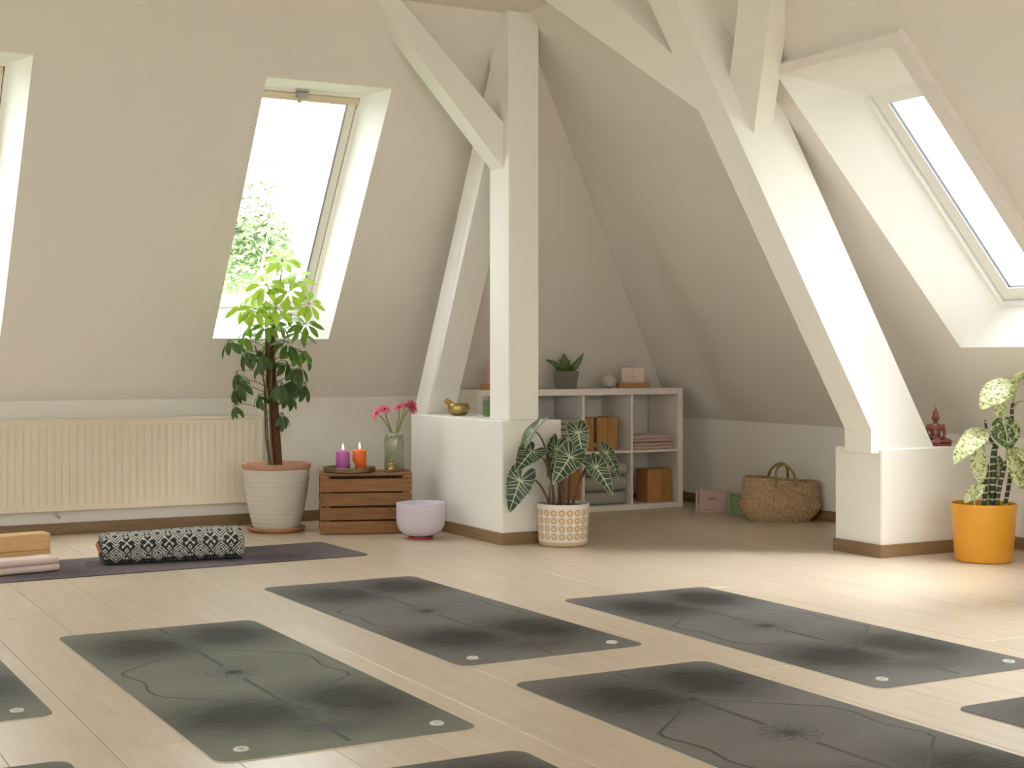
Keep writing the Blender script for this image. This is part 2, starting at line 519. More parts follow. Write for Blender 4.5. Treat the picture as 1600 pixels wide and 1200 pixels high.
def window(name, origin, ad, ud, od, a0, a1, s0, s1, D, sp, sb, st, label, casing=False, fancy=True, spl=None):
    origin = Vector(origin)
    W = lambda a, s, o: origin + ad*a + ud*s + od*o
    root = thing(name, W((a0+a1)/2, s0, 0), label, 'window'); root['kind'] = 'structure'
    R0 = root.location
    L = lambda a, s, o: W(a, s, o) - R0
    spl = sp if spl is None else spl
    b0, b1, t0, t1 = a0+spl, a1-sp, s0+sb, s1-st
    g = G()
    out = [L(a0, s0, 0), L(a1, s0, 0), L(a1, s1, 0), L(a0, s1, 0)]
    inn = [L(b0, t0, D), L(b1, t0, D), L(b1, t1, D), L(b0, t1, D)]
    # reveal boards with real thickness (outward)
    e = 0.03
    out2 = [L(a0-e, s0-e, 0.004), L(a1+e, s0-e, 0.004), L(a1+e, s1+e, 0.004), L(a0-e, s1+e, 0.004)]
    inn2 = [L(b0-e, t0-e, D+.01), L(b1+e, t0-e, D+.01), L(b1+e, t1+e, D+.01), L(b0-e, t1+e, D+.01)]
    for i in range(4):
        j = (i+1) % 4
        g.add([out[i], out[j], inn[j], inn[i], out2[i], out2[j], inn2[j], inn2[i]], [(0,1,2,3),(4,7,6,5),(0,4,5,1),(3,2,6,7),(0,3,7,4),(1,5,6,2)])
    g.obj('reveal', M_WHITE, root, recalc=False)
    def slab(q, x0, x1, y0, y1, o0, o1):
        vs = [L(x, y, o) for x in (x0, x1) for y in (y0, y1) for o in (o0, o1)]
        q.add(vs, [(0,1,3,2),(4,6,7,5),(0,4,5,1),(2,3,7,6),(0,2,6,4),(1,5,7,3)])
    def ring(q, x0, x1, y0, y1, w, o0, o1, wb=None):
        wb = wb or w
        slab(q, x0, x1, y0, y0+wb, o0, o1); slab(q, x0, x1, y1-w, y1, o0, o1)
        slab(q, x0, x0+w, y0+wb, y1-w, o0, o1); slab(q, x1-w, x1, y0+wb, y1-w, o0, o1)
    q = G(); ring(q, b0-0.02, b1+0.02, t0-0.02, t1+0.02, 0.04, D, D+0.09); fm = M_WHITE if casing else M_FRAME; q.obj('frame', fm, root)  # cased windows get whiter frames: glare put into the colour
    q = G(); ring(q, b0+0.024, b1-0.024, t0+0.024, t1-0.024, 0.07 if casing else 0.055, D+0.025, D+0.075); sash = q.obj('sash', fm, root)
    q = G(); ring(q, b0+0.0195, b1-0.0195, t0+0.0195, t1-0.0195, 0.004, D+0.03, D+0.06); q.obj('gasket', M_GASK, root)
    q = G(); slab(q, b0+0.075, b1-0.075, t0+0.075, t1-0.075, D+0.045, D+0.053); q.obj('pane', M_GLASS, root)
    if fancy:
        q = G(); slab(q, b0+0.03, b1-0.03, t1-0.055, t1-0.022, D-0.012, D+0.03); rail = q.obj('blind_rail', M_RAIL, root)
        am = (b0+b1)/2
        q = G(); slab(q, am-0.045, am+0.02, t1-0.04, t1-0.006, D-0.022, D-0.002); q.obj('latch', M_ALU, root)
        q = G(); slab(q, am-0.03, am-0.008, t1-0.072, t1-0.06, D-0.015, D+0.02); q.obj('pull_tab', M_RAIL, root)
        for aa in (b0+0.075, b1-0.087):
            q = G(); slab(q, aa, aa+0.012, t0+0.08, t1-0.06, D+0.012, D+0.028); q.obj('guide_rail', M_ALU, root)
    if casing:
        q = G(); ring(q, b0+0.0905, b1-0.0905, t0+0.0905, t1-0.0905, 0.004, D+0.028, D+0.044); q.obj('glazing_bead', M_GASK, root)
        q = G()
        slab(q, a0-0.07, a1+0.03, s1, s1+0.045, -0.035, 0.01); slab(q, a0-0.07, a0, s0, s1, -0.035, 0.01)
        q.obj('casing', M_SLOPE, root)
    # portal that guides the sky light through the opening
    li = bpy.data.lights.new('portal', 'AREA'); li.shape = 'RECTANGLE'
    li.size = (b1-b0)*1.05; li.size_y = (t1-t0)*1.05; li.cycles.is_portal = True
    lo = bpy.data.objects.new('window_portal', li); COL.objects.link(lo)
    c = W((b0+b1)/2, (t0+t1)/2, D+0.13); yv = od.cross(ad)
    lo.matrix_world = Matrix(((ad.x, yv.x, od.x, c.x), (ad.y, yv.y, od.y, c.y), (ad.z, yv.z, od.z, c.z), (0,0,0,1)))
    return root

wi = 1
for (a, b, c, d) in sorted(NW, key=lambda w: w[0], reverse=True):
    window(f'window_{wi}', (0, YN, KN), X_, uN, oN, a, b, zs(c), zs(d), 0.165, 0.07, 0.06, 0.125,
           'tall skylight behind the umbrella tree' if wi == 1 else 'skylight at the left edge above the radiator' if wi == 2 else 'skylight further left outside the frame', spl=-0.06)
    wi += 1
for (a, b, c, d) in sorted(EW, key=lambda w: w[0], reverse=True):
    window(f'window_{wi}', (XE, 0, KE), Y_, uE, oE, a, b, ze(c), ze(d), 0.19, 0.18, 0.09, 0.31,
           'glaring skylight right of the slanting rafter' if wi == 5 else 'skylight in the east slope outside the frame', casing=True, fancy=False, spl=-0.04)
    wi += 1
for (a, b, c, d) in SW:
    window(f'window_{wi}', (0, YS, KN), X_, uS, oS, a, b, zs(c), zs(d), 0.165, 0.07, 0.06, 0.125, 'added fill-light skylight in the unseen south slope', fancy=False); wi += 1
for (a, b, c, d) in WW:
    window(f'window_{wi}', (XW, 0, 0), Y_, Z_, Vector((-1,0,0)), a, b, c, d, 0.12, 0.02, 0.02, 0.02, 'added fill-light window in the unseen west gable', fancy=False); wi += 1

# ------------------------------------------------------------------ radiator
M_RAD = plain('cream_radiator_enamel', (0.66, 0.585, 0.46), 0.45, var=0.02)
rad = thing('radiator', (1.2, 8.2, 0.14), 'long cream panel radiator with vertical ribs under the sloping wall', 'radiator')
RX0, RX1, RH = -1.6, 1.575, 0.497
g = G()
p = 0.0405; xs = []
x = RX0+0.03
while x + p < RX1-0.025:
    xs += [(x, 0), (x+p*0.66, 0), (x+p*0.74, 0.0045), (x+p*0.92, 0.0045)]
    x += p
xs.append((x, 0))
rows = [(0.0, 0), (0.03, 0), (0.05, 1), (RH-0.055, 1), (RH-0.035, 0), (RH-0.012, 0)]
vs = []
for (z, k) in rows:
    for (xx, dy) in xs: vs.append((xx, dy*k, z))
n = len(xs); fs = [(i*n+j, i*n+j+1, (i+1)*n+j+1, (i+1)*n+j) for i in range(len(rows)-1) for j in range(n-1)]
g.add(vs, fs)
g.add([(RX0, 0, 0), (xs[0][0], 0, 0), (xs[0][0], 0, RH-0.012), (RX0, 0, RH-0.012)], [(0,1,2,3)])
g.add([(xs[-1][0], 0, 0), (RX1, 0, 0), (RX1, 0, RH-0.012), (xs[-1][0], 0, RH-0.012)], [(0,1,2,3)])
g.obj('front_panel', M_RAD, rad, smooth=20)
g = G(); g.box(RX0, RX1, 0.002, 0.012, -0.004, 0.006, 0.002); g.box(RX0, RX1, 0.05, 0.058, 0.01, RH-0.02)
g.box(RX0, RX1, -0.003, 0.006, RH-0.016, RH-0.004, 0.002); g.obj('edge_bead', M_RAD, rad)
for xx in (RX0, RX1):
    g = G(); g.box(xx-0.0035, xx+0.0035, -0.002, 0.06, 0, RH, 0.002); g.obj('side_cover', M_RAD, rad)
g = G(); g.box(RX0, RX1, 0, 0.007, RH-0.006, RH, 0.002); g.box(RX0, RX1, 0.052, 0.06, RH-0.006, RH, 0.002)
x = RX0
while x < RX1:
    g.box(x, x+0.004, 0.007, 0.052, RH-0.005, RH-0.001); x += 0.018
g.obj('top_grille', M_RAD, rad)['kind'] = 'stuff'
for x in (-1.0, 0.35, 1.2):
    g = G(); g.box(x-0.015, x+0.015, 0.059, 0.0985, 0.02, RH-0.05); g.obj('wall_bracket', M_RAD, rad)
g = G(); g.tube([(0.42, 0.03, 0.0), (0.42, 0.03, -0.03), (0.44, 0.03, -0.045)], 0.007, 8); g.obj('drain_cap', M_ALU, rad, smooth=40)

# ------------------------------------------------------------------ yoga mats
def mk_mat(name, c, dark, seed):
    m = N(name); co = m.coords('Object')
    br = m.noise(m.coords('Object', (5, 60, 1)), 2.0, 4, 0.65)
    mo = m.noise(co, 2.6, 4, 0.6)
    fine = m.noise(m.coords('Object', (14, 220, 1)), 2.0, 3, 0.6)
    sx = m.n('ShaderNodeSeparateXYZ'); m.set(sx.inputs[0], co)
    wob = m.math('MULTIPLY_ADD', mo, 0.22, -0.11)
    tot = None
    for (cx, cy, rx, ry, k) in [(-0.13, 0.58, .23, .26, 1.0), (0.17, 0.66, .20, .24, 1.0), (-0.15, -0.50, .24, .24, 1.0), (0.18, -0.46, .20, .30, 1.0), (0.02, -0.70, .28, .12, .6), (0.05, 0.15, .3, .3, .25)]:
        dx = m.math('DIVIDE', m.math('ADD', m.math('SUBTRACT', sx.outputs[0], cx), wob), rx)
        dy = m.math('DIVIDE', m.math('ADD', m.math('SUBTRACT', sx.outputs[1], cy), wob), ry)
        r2 = m.math('ADD', m.math('MULTIPLY', dx, dx), m.math('MULTIPLY', dy, dy))
        w = m.math('MULTIPLY', m.math('POWER', 2.718, m.math('MULTIPLY', r2, -1.0)), k)
        tot = w if tot is None else m.math('MAXIMUM', tot, w)
    f = m.math('MULTIPLY', tot, m.math('MULTIPLY_ADD', br, 0.8, 0.75))
    f = m.math('MINIMUM', m.math('ADD', f, m.math('MULTIPLY_ADD', br, 0.3, -0.15)), 1.0)
    c1 = m.mix(m.math('MAXIMUM', f, 0.0), c, dark)
    c2 = m.mix(m.math('MULTIPLY_ADD', fine, 0.7, -0.12), c1, tuple(x*1.2 for x in c), 'MIX')
    c3 = m.mix(0.25, c1, c2)
    m.col(c3); m.p(Roughness=m.math('MULTIPLY_ADD', br, 0.2, 0.52)); m.b.inputs['IOR'].default_value = 1.22; m.bump(fine, 0.15, 0.001)
    return m.m
M_MATG = mk_mat('grey_green_rubber', (0.195, 0.204, 0.168), (0.022, 0.021, 0.016), 1)
M_MATN = mk_mat('grey_rubber', (0.172, 0.164, 0.154), (0.026, 0.024, 0.021), 2)
M_MATEDGE = plain('pale_rubber_underside', (0.50, 0.46, 0.39), 0.8)
M_LINE = plain('etched_rubber', (0.034, 0.035, 0.029), 0.62, var=0.2, scale=30)
M_PURPLE = mk_mat('purple_grey_rubber', (0.155, 0.128, 0.135), (0.060, 0.046, 0.055), 3)
M_EYE = plain('pale_eyelet_rubber', (0.62, 0.60, 0.55), 0.5)
def rrect(w, l, r, n=6):
    o = []
    for (cx, cy, a0) in ((w/2-r, l/2-r, 0), (-w/2+r, l/2-r, 90), (-w/2+r, -l/2+r, 180), (w/2-r, -l/2+r, 270)):
        for k in range(n+1):
            a = (a0+90*k/n)*D2R; o.append((cx+r*math.cos(a), cy+r*math.sin(a)))
    return o
def ribbon(q, pts, w, z, closed=False):
    pts = [Vector((a, b)) for a, b in pts]; n = len(pts); vs = []
    for i in range(n):
        if closed: t = pts[(i+1) % n] - pts[i-1]
        else: t = pts[min(i+1, n-1)] - pts[max(i-1, 0)]
        t.normalize(); nn = Vector((-t.y, t.x))*w/2
        ww = w
        vs += [(pts[i].x+nn.x, pts[i].y+nn.y, z), (pts[i].x-nn.x, pts[i].y-nn.y, z)]
    fs = [(2*i, 2*i+1, (2*i+3) % (2*n), (2*i+2) % (2*n)) for i in range(n if closed else n-1)]
    q.add(vs, fs)
def smooth2(pts, it=2):
    for _ in range(it):
        o = [pts[0]]
        for a, b in zip(pts[:-1], pts[1:]):
            o += [(a[0]*.75+b[0]*.25, a[1]*.75+b[1]*.25), (a[0]*.25+b[0]*.75, a[1]*.25+b[1]*.75)]
        o.append(pts[-1]); pts = o
    return pts
MW, ML, MT = 0.702, 1.815, 0.0042
def yoga_mat(c, rz, label, mat, design=True, eyes=True, w=MW, l=ML):
    t = thing('yoga_mat', (c[0], c[1], 0), label, 'yoga mat', rz*D2R, 'yoga mats laid out across the floor')
    q = G(); q.prism(rrect(w-0.004, l-0.004, 0.044), 2, 0.0021, MT); q.obj('top_layer', mat, t)
    q = G(); q.prism(rrect(w, l, 0.046), 2, 0.0, 0.0021); b = q.obj('base_layer', M_MATEDGE if mat is not M_PURPLE else M_LINE, t)
    if design:
        U = lambda u, v: ((u-0.5)*w, (v-0.5)*l)
        q = G(); z = MT+0.0003
        ribbon(q, [U(.5, .985), U(.5, .585)], 0.016, z); ribbon(q, [U(.5, .475), U(.5, .02)], 0.016, z)
        half = [U(.5, .766), U(.065, .612)]
        q1 = smooth2([U(.09, .615), U(.055, .598), U(.095, .548), U(.108, .515), U(.08, .468), U(.078, .44), U(.10, .405), U(.14, .392)])
        left = half + q1[2:] + [U(.5, .268)]
        ribbon(q, left, 0.009, z)
        right = [(-a, 2*(0.517-0.5)*l - b_) for a, b_ in left]
        ribbon(q, right, 0.009, z)
        q.obj('alignment_line', M_LINE, t, recalc=False)
        q = G(); c0 = U(.5, .53)
        for k in range(10):
            a = k*math.pi/5
            cx, cy = c0[0]+0.044*math.cos(a), c0[1]+0.044*math.sin(a)
            ribbon(q, [(cx+0.04*math.cos(j*math.pi/8)*abs(math.cos((j*math.pi/8-a))**2*0.5+0.5), cy+0.04*math.sin(j*math.pi/8)*abs(math.cos((j*math.pi/8-a))**2*0.5+0.5)) for j in range(16)], 0.003, z, True)
        for r in (0.016, 0.026):
            ribbon(q, [(c0[0]+r*math.cos(j*math.pi/12), c0[1]+r*math.sin(j*math.pi/12)) for j in range(24)], 0.003, z, True)
        q.obj('medallion', M_LINE, t, recalc=False)
    if eyes:
        for s in (-1, 1):
            q = G(); q.tube([(0.0155*math.cos(k*math.pi/10), 0.0155*math.sin(k*math.pi/10), 0) for k in range(20)], [0.0045]*20, 6, closed=True)
            q.obj('eyelet', M_EYE, t, (s*0.266, -0.41*0+(-0.452)*l, MT+0.0012), smooth=50)
    return t
yoga_mat((1.386, 4.312), 0.5, 'grey-green yoga mat, largest whole one, with clear etched diamond and medallion', M_MATG)
yoga_mat((2.372, 5.030), 1.2, 'grey yoga mat with frayed left edge, in front of the ringed plant pot', M_MATN)
yoga_mat((3.315, 4.168), 0.6, 'grey yoga mat nearest to the yellow plant pot', M_MATN)
yoga_mat((2.415, 2.925), 0.2, 'grey yoga mat cut by the bottom right of the photo, medallion half visible', M_MATN)
yoga_mat((0.791-0.351, 4.073+0.9075), 0.6, 'grey-green yoga mat corner with one eyelet at the left edge', M_MATG)
yoga_mat((0.744-0.351, 3.600-0.9075), 0.5, 'grey-green yoga mat corner poking into the bottom left corner', M_MATG)
yoga_mat((1.737-0.351, 3.172-0.9075), 0.2, 'grey yoga mat sliver at the middle of the bottom edge', M_MATN)
yoga_mat((2.998+0.351, 2.990-0.9075), 0.8, 'grey yoga mat corner entering at the right edge', M_MATN)
PA = 2.9*D2R
pc = Vector((2.803, 6.987)) - Vector((math.cos(PA), math.sin(PA)))*(1.83/2)
yoga_mat((pc.x, pc.y), 2.9+90, 'dull purple yoga mat lying below the radiator under the patterned bolster', M_PURPLE, False, False, 0.60, 1.83)

# ------------------------------------------------------------------ bolster with woven print
def mk_print():
    m = N('black_white_woven_print')
    at_ = m.n('ShaderNodeVertexColor'); at_.layer_name = 'Col'
    co = m.coords(); nz = m.noise(co, 260, 2)
    c = m.mix(m.math('MULTIPLY_ADD', nz, 0.25, -0.08), at_.outputs[0], (0.22, 0.22, 0.20))
    m.col(c); m.p(Roughness=0.9); m.bump(nz, 0.3, 0.002)
    return m.m
M_PRINT = mk_print()
M_RUST = plain('rust_leather', (0.36, 0.13, 0.05), 0.6)
def motif(x, y):
    """white(1)/black(0) of the woven print; x periodic with 1, y 0..2 from the front bottom edge over the top"""
    if y > 1: y = 2 - y
    x = x % 1.0
    dx = abs(x-0.5); d = dx/0.47 + abs(y-0.27)/0.27
    if 0.84 < d < 1.02: return 1.0 if (d < 0.94 or (x*13) % 1 < 0.55) else 0.0
    if 0.50 < d < 0.66: return 1.0
    if d < 0.34: return 1.0 if d > 0.2 else 0.0
    if d < 1.1: return 0.0
    ex = min(x, 1-x); ey = y-0.64
    if (abs(ex*0.75-abs(ey)) < 0.028 and ex < 0.19): return 1.0
    if (ex-0.18)**2 + ((abs(ey)-0.12)*1.2)**2 < 0.0030: return 1.0
    for yy in (0.90, 0.40):
        dd = ex/0.11 + abs(y-yy)/0.09
        if dd < 1: return 0.0 if dd < 0.45 else 1.0
    if abs(ex+0.0) < 0.16 and 0.10 < y < 0.19 and int((ex*20)) % 2 == 0: return 1.0
    v = (y-0.56) - dx*0.85
    if dx < 0.36 and 0 < v < 0.36: return 1.0 if (v/0.12) % 1 < 0.5 else 0.0
    if dx < 0.17 and 0.52 < y < 0.62 and int((x*15+y*15)) % 2 == 0: return 1.0
    return 0.0
bl, bw, bh = 0.66, 0.235, 0.142
bo = thing('bolster', (1.91, 6.975, MT+0.0005), 'black and white woven bolster lying on the purple yoga mat', 'bolster', -6.4*D2R)
nx, ns = 230, 230
def sec(t):
    """rounded rectangular cross section, t in 0..1, starting at front bottom"""
    pts = []
    r = 0.045
    P = [(-bw/2+r*0.6, 0), (-bw/2, r*0.6), (-bw/2, bh-r), (-bw/2+r, bh), (bw/2-r, bh), (bw/2, bh-r), (bw/2, r*0.6), (bw/2-r*0.6, 0)]
    return P
base = sec(0)
poly = []
for (a, b) in zip(base, base[1:]+base[:1]):
    for k in range(6): poly.append((a[0]+(b[0]-a[0])*k/6, a[1]+(b[1]-a[1])*k/6))
for _ in range(6):
    poly = [((poly[i-1][0]+poly[i][0]*2+poly[(i+1) % len(poly)][0])/4, (poly[i-1][1]+poly[i][1]*2+poly[(i+1) % len(poly)][1])/4) for i in range(len(poly))]
zmin = min(p[1] for p in poly)
poly = [(a, b-zmin) for a, b in poly]
# resample by arc length from the front bottom
k0 = min(range(len(poly)), key=lambda i: (poly[i][0]+bw/2)**2 + poly[i][1]**2)
poly = poly[k0:] + poly[:k0+1]
if poly[1][1] < poly[0][1] or poly[6][1] < poly[0][1]: poly = poly[::-1]
ac = [0]
for a, b in zip(poly[:-1], poly[1:]): ac.append(ac[-1]+math.hypot(b[0]-a[0], b[1]-a[1]))
def samp(t):
    s = t*ac[-1]
    return (float(np.interp(s, ac, [q[0] for q in poly])), float(np.interp(s, ac, [q[1] for q in poly])))
ring_ = [samp(k/ns) for k in range(ns)]
cz = bh*0.47
vs = []; cols = []
tops = bh*1.02/ac[-1]
for i in range(nx+1):
    X = -bl/2 + bl*i/nx
    e = min(1.0, (bl/2-abs(X))/0.03); sc_ = 0.80 + 0.20*math.sqrt(max(0, 1-(1-e)**2))
    for k in range(ns):
        y, z = ring_[k]
        w = 1+0.035*noise.noise(Vector((X*7, y*9, z*9))) + 0.012*noise.noise(Vector((X*25, y*25, z*25)))
        yy = y*sc_*w; zz = cz + (z-cz)*sc_*w
        zz = max(zz, 0.0) + 0.008*math.sin(X*4.2+0.6)*(z/bh)
        vs.append((X, yy, zz))
        u = k/ns
        cols.append(motif(X/0.0975+0.3, (u/tops)) if u < 2*tops else motif(X/0.0975+0.3, (u/tops-2) % 2))
fs = [(i*ns+k, (i+1)*ns+k, (i+1)*ns+(k+1) % ns, i*ns+(k+1) % ns) for i in range(nx) for k in range(ns)]
o = len(vs)
for i, X in ((0, -bl/2-0.004), (nx, bl/2+0.004)):
    vs.append((X, 0, cz)); cols.append(0.0)
    c = len(vs)-1
    fs += [(i*ns+k, i*ns+(k+1) % ns, c) for k in range(ns)]
g = G(); g.add(vs, fs)
me = bpy.data.meshes.new('cover'); me.from_pydata(vs, [], fs); me.materials.append(M_PRINT)
ca = me.color_attributes.new('Col', 'FLOAT_COLOR', 'POINT')
arr = np.ones((len(vs), 4), dtype=np.float32)
wc = np.array(cols, dtype=np.float32)[:, None]
arr[:, :3] = np.array([0.012, 0.015, 0.012]) * (1-wc) + np.array([0.56, 0.55, 0.51]) * wc
ca.data.foreach_set('color', arr.ravel())
bm = bmesh.new(); bm.from_mesh(me); bmesh.ops.recalc_face_normals(bm, faces=bm.faces); bm.to_mesh(me); bm.free()
me.polygons.foreach_set('use_smooth', [True]*len(me.polygons))
link('cover', me, bo)
g = G(); g.tube([(-bl/2-0.004, -0.05, 0.05), (-bl/2-0.012, -0.02, 0.075), (-bl/2-0.013, 0.02, 0.085), (-bl/2-0.004, 0.05, 0.09)], 0.009, 8)
g.obj('handle', M_RUST, bo, smooth=40)

# ------------------------------------------------------------------ yoga blocks and towel on the purple mat
def block(name, loc, size, mat, label, rz=0, group=None, bev=0.004):
    q = G(); q.box(-size[0]/2, size[0]/2, -size[1]/2, size[1]/2, 0, size[2], bev)
    o = q.obj(name, mat, None, loc, rot=(0, 0, rz*D2R))
    return tag(o, label, 'yoga block', group)
th = 9*D2R
bc = Vector((1.356, 7.011)) + Vector((-math.cos(th), -math.sin(th)))*0.155 + Vector((-math.sin(th), math.cos(th)))*0.055
block('yoga_block', (bc.x, bc.y, MT+0.0005), (0.31, 0.11, 0.0765), M_BLOCKX, 'pale wooden yoga block lying beneath another one at the left edge', 9, 'pale wooden blocks stacked on the purple mat')
block('yoga_block', (bc.x-0.002, bc.y+0.001, MT+0.0775), (0.31, 0.11, 0.0765), M_BLOCKX, 'pale wooden yoga block on top of the stack at the left edge', 9, 'pale wooden blocks stacked on the purple mat')

def mk_cloth(name, c, scale=240, rough=0.95):
    m = N(name); co = m.coords(); a = m.noise(co, scale, 2); b = m.noise(co, 9, 3)
    m.col(m.mix(b, tuple(x*0.93 for x in c), tuple(min(1, x*1.05) for x in c))); m.p(Roughness=rough); m.bump(a, 0.35, 0.003)
    m.b.inputs['Sheen Weight'].default_value = 0.2
    return m.m
M_PINKT = mk_cloth('pale_pink_towelling', (0.66, 0.52, 0.48))
M_GREYT = mk_cloth('grey_wool_blanket', (0.38, 0.345, 0.30))
M_ROSE = mk_cloth('rose_towelling', (0.56, 0.385, 0.35))
def folded(name, loc, L, W, H, layers, mat, label, cat, rz=0, group=None, sag=0.0, seed=0, jut=0.01):
    """a folded cloth: one continuous serpentine sheet whose bends show on the front, swept along the length"""
    t = H/layers; prof = []
    for k in range(layers):
        z0, z1 = k*t, (k+1)*t-0.0015
        f = -W/2 + jut*((k*7+seed) % 3)/2
        b = W/2
        half = (z1-z0)/2
        arc = [(f+half-half*math.cos(a)*1.0 if False else f+half-half*math.sin(a), z0+half-half*math.cos(a)) for a in [math.pi*j/8 for j in range(9)]]
        lay = [(b, z0)] + arc + [(b, z1)]
        prof.append(lay)
    q = G(); nseg = 14
    for k, lay in enumerate(prof):
        vs = []; m = len(lay)
        for i in range(nseg+1):
            u = -1+2*i/nseg
            end = 1-0.10*max(0, abs(u)-0.85)/0.15
            x = u*L/2*(1 + 0.006*math.sin(k*2.1+seed))
            for (y, z) in lay:
                nz = 0.004*noise.noise(Vector((x*9+seed, y*6, k*3.3)))
                zc = (k+0.5)*t
                vs.append((x, y+nz, max(0, zc+(z-zc)*end + nz*1.0*min(1, k+0.3) - sag*u*u*(k/layers))))
        fs = [(i*m+j, (i+1)*m+j, (i+1)*m+(j+1) % m, i*m+(j+1) % m) for i in range(nseg) for j in range(m)]
        fs += [tuple(range(m))[::-1], tuple(nseg*m+j for j in range(m))]
        q.add(vs, fs)
    o = q.obj(name, mat, None, loc, smooth=60, rot=(0, 0, rz*D2R))
    return tag(o, label, cat, group)
ta = 12*D2R
tw = Vector((1.36, 6.845)) + Vector((-math.cos(ta), -math.sin(ta)))*0.145 + Vector((-math.sin(ta), math.cos(ta)))*0.05
folded('towel', (tw.x, tw.y, MT+0.0005), 0.29, 0.115, 0.066, 2, M_PINKT, 'folded pale pink towel in front of the stacked blocks', 'towel', 12, None, 0.0, 1)

# ------------------------------------------------------------------ wooden crate and what stands on it
CA = math.atan2(-0.173, 0.478)
crate = thing('wooden_crate', (2.899, 7.592, 0), 'old brown slatted wooden crate standing beside the singing bowl', 'crate', CA)
CW, CD, CH = 0.505, 0.30, 0.335
def slat(x0, x1, y0, y1, z0, z1, name='slat', mat=M_CRATE):
    cx, cy, cz = (x0+x1)/2, (y0+y1)/2, (z0+z1)/2
    q = G(); q.box(x0-cx, x1-cx, y0-cy, y1-cy, z0-cz, z1-cz, 0.003)
    return q.obj(name, mat, crate, (cx, cy, cz))
zz = [(0.004, 0.072), (0.080, 0.148), (0.156, 0.226), (0.234, 0.306)]
for (a, b) in zz:
    slat(0, CW, 0, 0.011, a, b + random.uniform(-.002, .002))
    slat(0, CW, CD-0.011, CD, a, b)
    slat(0.012, 0.024, 0.011, CD-0.011, a, b, 'end_board'); slat(CW-0.024, CW-0.012, 0.011, CD-0.011, a, b, 'end_board')
for x in (0.0245, CW-0.0245-0.03):
    for y in (0.0115, CD-0.0115-0.03):
        slat(x, x+0.03, y, y+0.03, 0.002, 0.318, 'corner_post')
for k in range(3):
    slat(0, CW, 0.006+k*0.098, 0.006+k*0.098+0.092, 0.319, CH, 'top_slat')
slat(0, 0.045, 0.0, 0.011, 0.306, 0.322, 'corner_block'); slat(CW-0.045, CW, 0.0, 0.011, 0.306, 0.322, 'corner_block')
q = G()
for (a, b) in zz:
    for x in (0.014, CW-0.014):
        for z in ((a*0.7+b*0.3), (a*0.3+b*0.7)):
            q.ball((x, -0.0005, z), (0.003, 0.0012, 0.003), 6, 4)
q.obj('nail', plain('rusty_nail', (0.05, 0.03, 0.02), 0.7, 0.5), crate)['kind'] = 'stuff'
CM = Matrix.Translation((2.899, 7.592, 0)) @ Matrix.Rotation(CA, 4, 'Z')
def cp(x, y, z=CH+0.0005): return CM @ Vector((x, y, z))
M_BRASS = N('aged_brass'); _co = M_BRASS.coords(); _n = M_BRASS.noise(_co, 30, 4, 0.6)
M_BRASS.col(M_BRASS.mix(_n, (0.36, 0.24, 0.075), (0.58, 0.43, 0.17))); M_BRASS.p(Metallic=0.9, Roughness=0.33); M_BRASS = M_BRASS.m
M_TRAYB = N('tarnished_brass'); _co = M_TRAYB.coords(); _n = M_TRAYB.noise(_co, 45, 4, 0.6)
M_TRAYB.col(M_TRAYB.mix(_n, (0.15, 0.105, 0.05), (0.34, 0.26, 0.13))); M_TRAYB.p(Metallic=0.75, Roughness=0.45); M_TRAYB = M_TRAYB.m
tp = cp(0.165, 0.13)
g = G(); g.lathe([(0.0, 0.0), (0.135, 0.0), (0.143, 0.004), (0.146, 0.024), (0.149, 0.026), (0.147, 0.0275), (0.142, 0.024), (0.138, 0.006), (0.0, 0.005)], 48)
tag(g.obj('tray', M_TRAYB, None, tp, smooth=35), 'round tarnished brass tray under the candles on the crate', 'tray')
def mk_wax(name, c):
    m = N(name); m.col(c); m.p(Roughness=0.45)
    m.b.inputs['Subsurface Weight'].default_value = 0.25; m.b.inputs['Subsurface Radius'].default_value = (0.02, 0.008, 0.008); m.b.inputs['Subsurface Scale'].default_value = 0.3
    nz = m.noise(m.coords(), 90, 3); m.bump(nz, 0.15, 0.001)
    return m.m
M_FLAME = N('candle_flame'); M_FLAME.p(Roughness=1.0); M_FLAME.col((0, 0, 0)); M_FLAME.b.inputs['Emission Color'].default_value = (1.0, 0.72, 0.38, 1); M_FLAME.b.inputs['Emission Strength'].default_value = 9.0; M_FLAME = M_FLAME.m
M_WICK = plain('wick', (0.03, 0.02, 0.02), 0.9)
def candle(loc, r, h, c, label, name):
    t = thing('candle', loc, label, 'candle', 0, 'lit pillar candles on the brass tray')
    q = G(); q.lathe([(0, 0), (r-0.002, 0), (r, 0.002), (r, h-0.008), (r-0.003, h-0.002), (r-0.008, h), (r*0.6, h-0.002), (0, h-0.005)], 32); q.obj('wax', mk_wax(name, c), t, smooth=50)
    q = G(); q.tube([(0, 0, h-0.006), (0.0008, 0, h+0.002), (0.002, 0, h+0.008)], 0.0013, 6); q.obj('wick', M_WICK, t)
    q = G(); q.lathe([(0, 0), (0.003, 0.003), (0.0056, 0.009), (0.0052, 0.016), (0.003, 0.026), (0.001, 0.034), (0, 0.038)], 12, (0.001, 0, h+0.004)); q.obj('flame', M_FLAME, t, smooth=60)
    return t
candle(cp(0.128, 0.12, CH+0.006), 0.0385, 0.112, (0.46, 0.115, 0.37), 'lit magenta pillar candle on the brass tray', 'magenta_wax')
candle(cp(0.222, 0.155, CH+0.006), 0.0385, 0.115, (0.88, 0.16, 0.02), 'lit orange pillar candle on the brass tray', 'orange_wax')
M_QUARTZ = N('clear_quartz'); M_QUARTZ.col((0.86, 0.80, 0.78)); M_QUARTZ.p(Roughness=0.12); M_QUARTZ.b.inputs['Transmission Weight'].default_value = 0.55; M_QUARTZ = M_QUARTZ.m
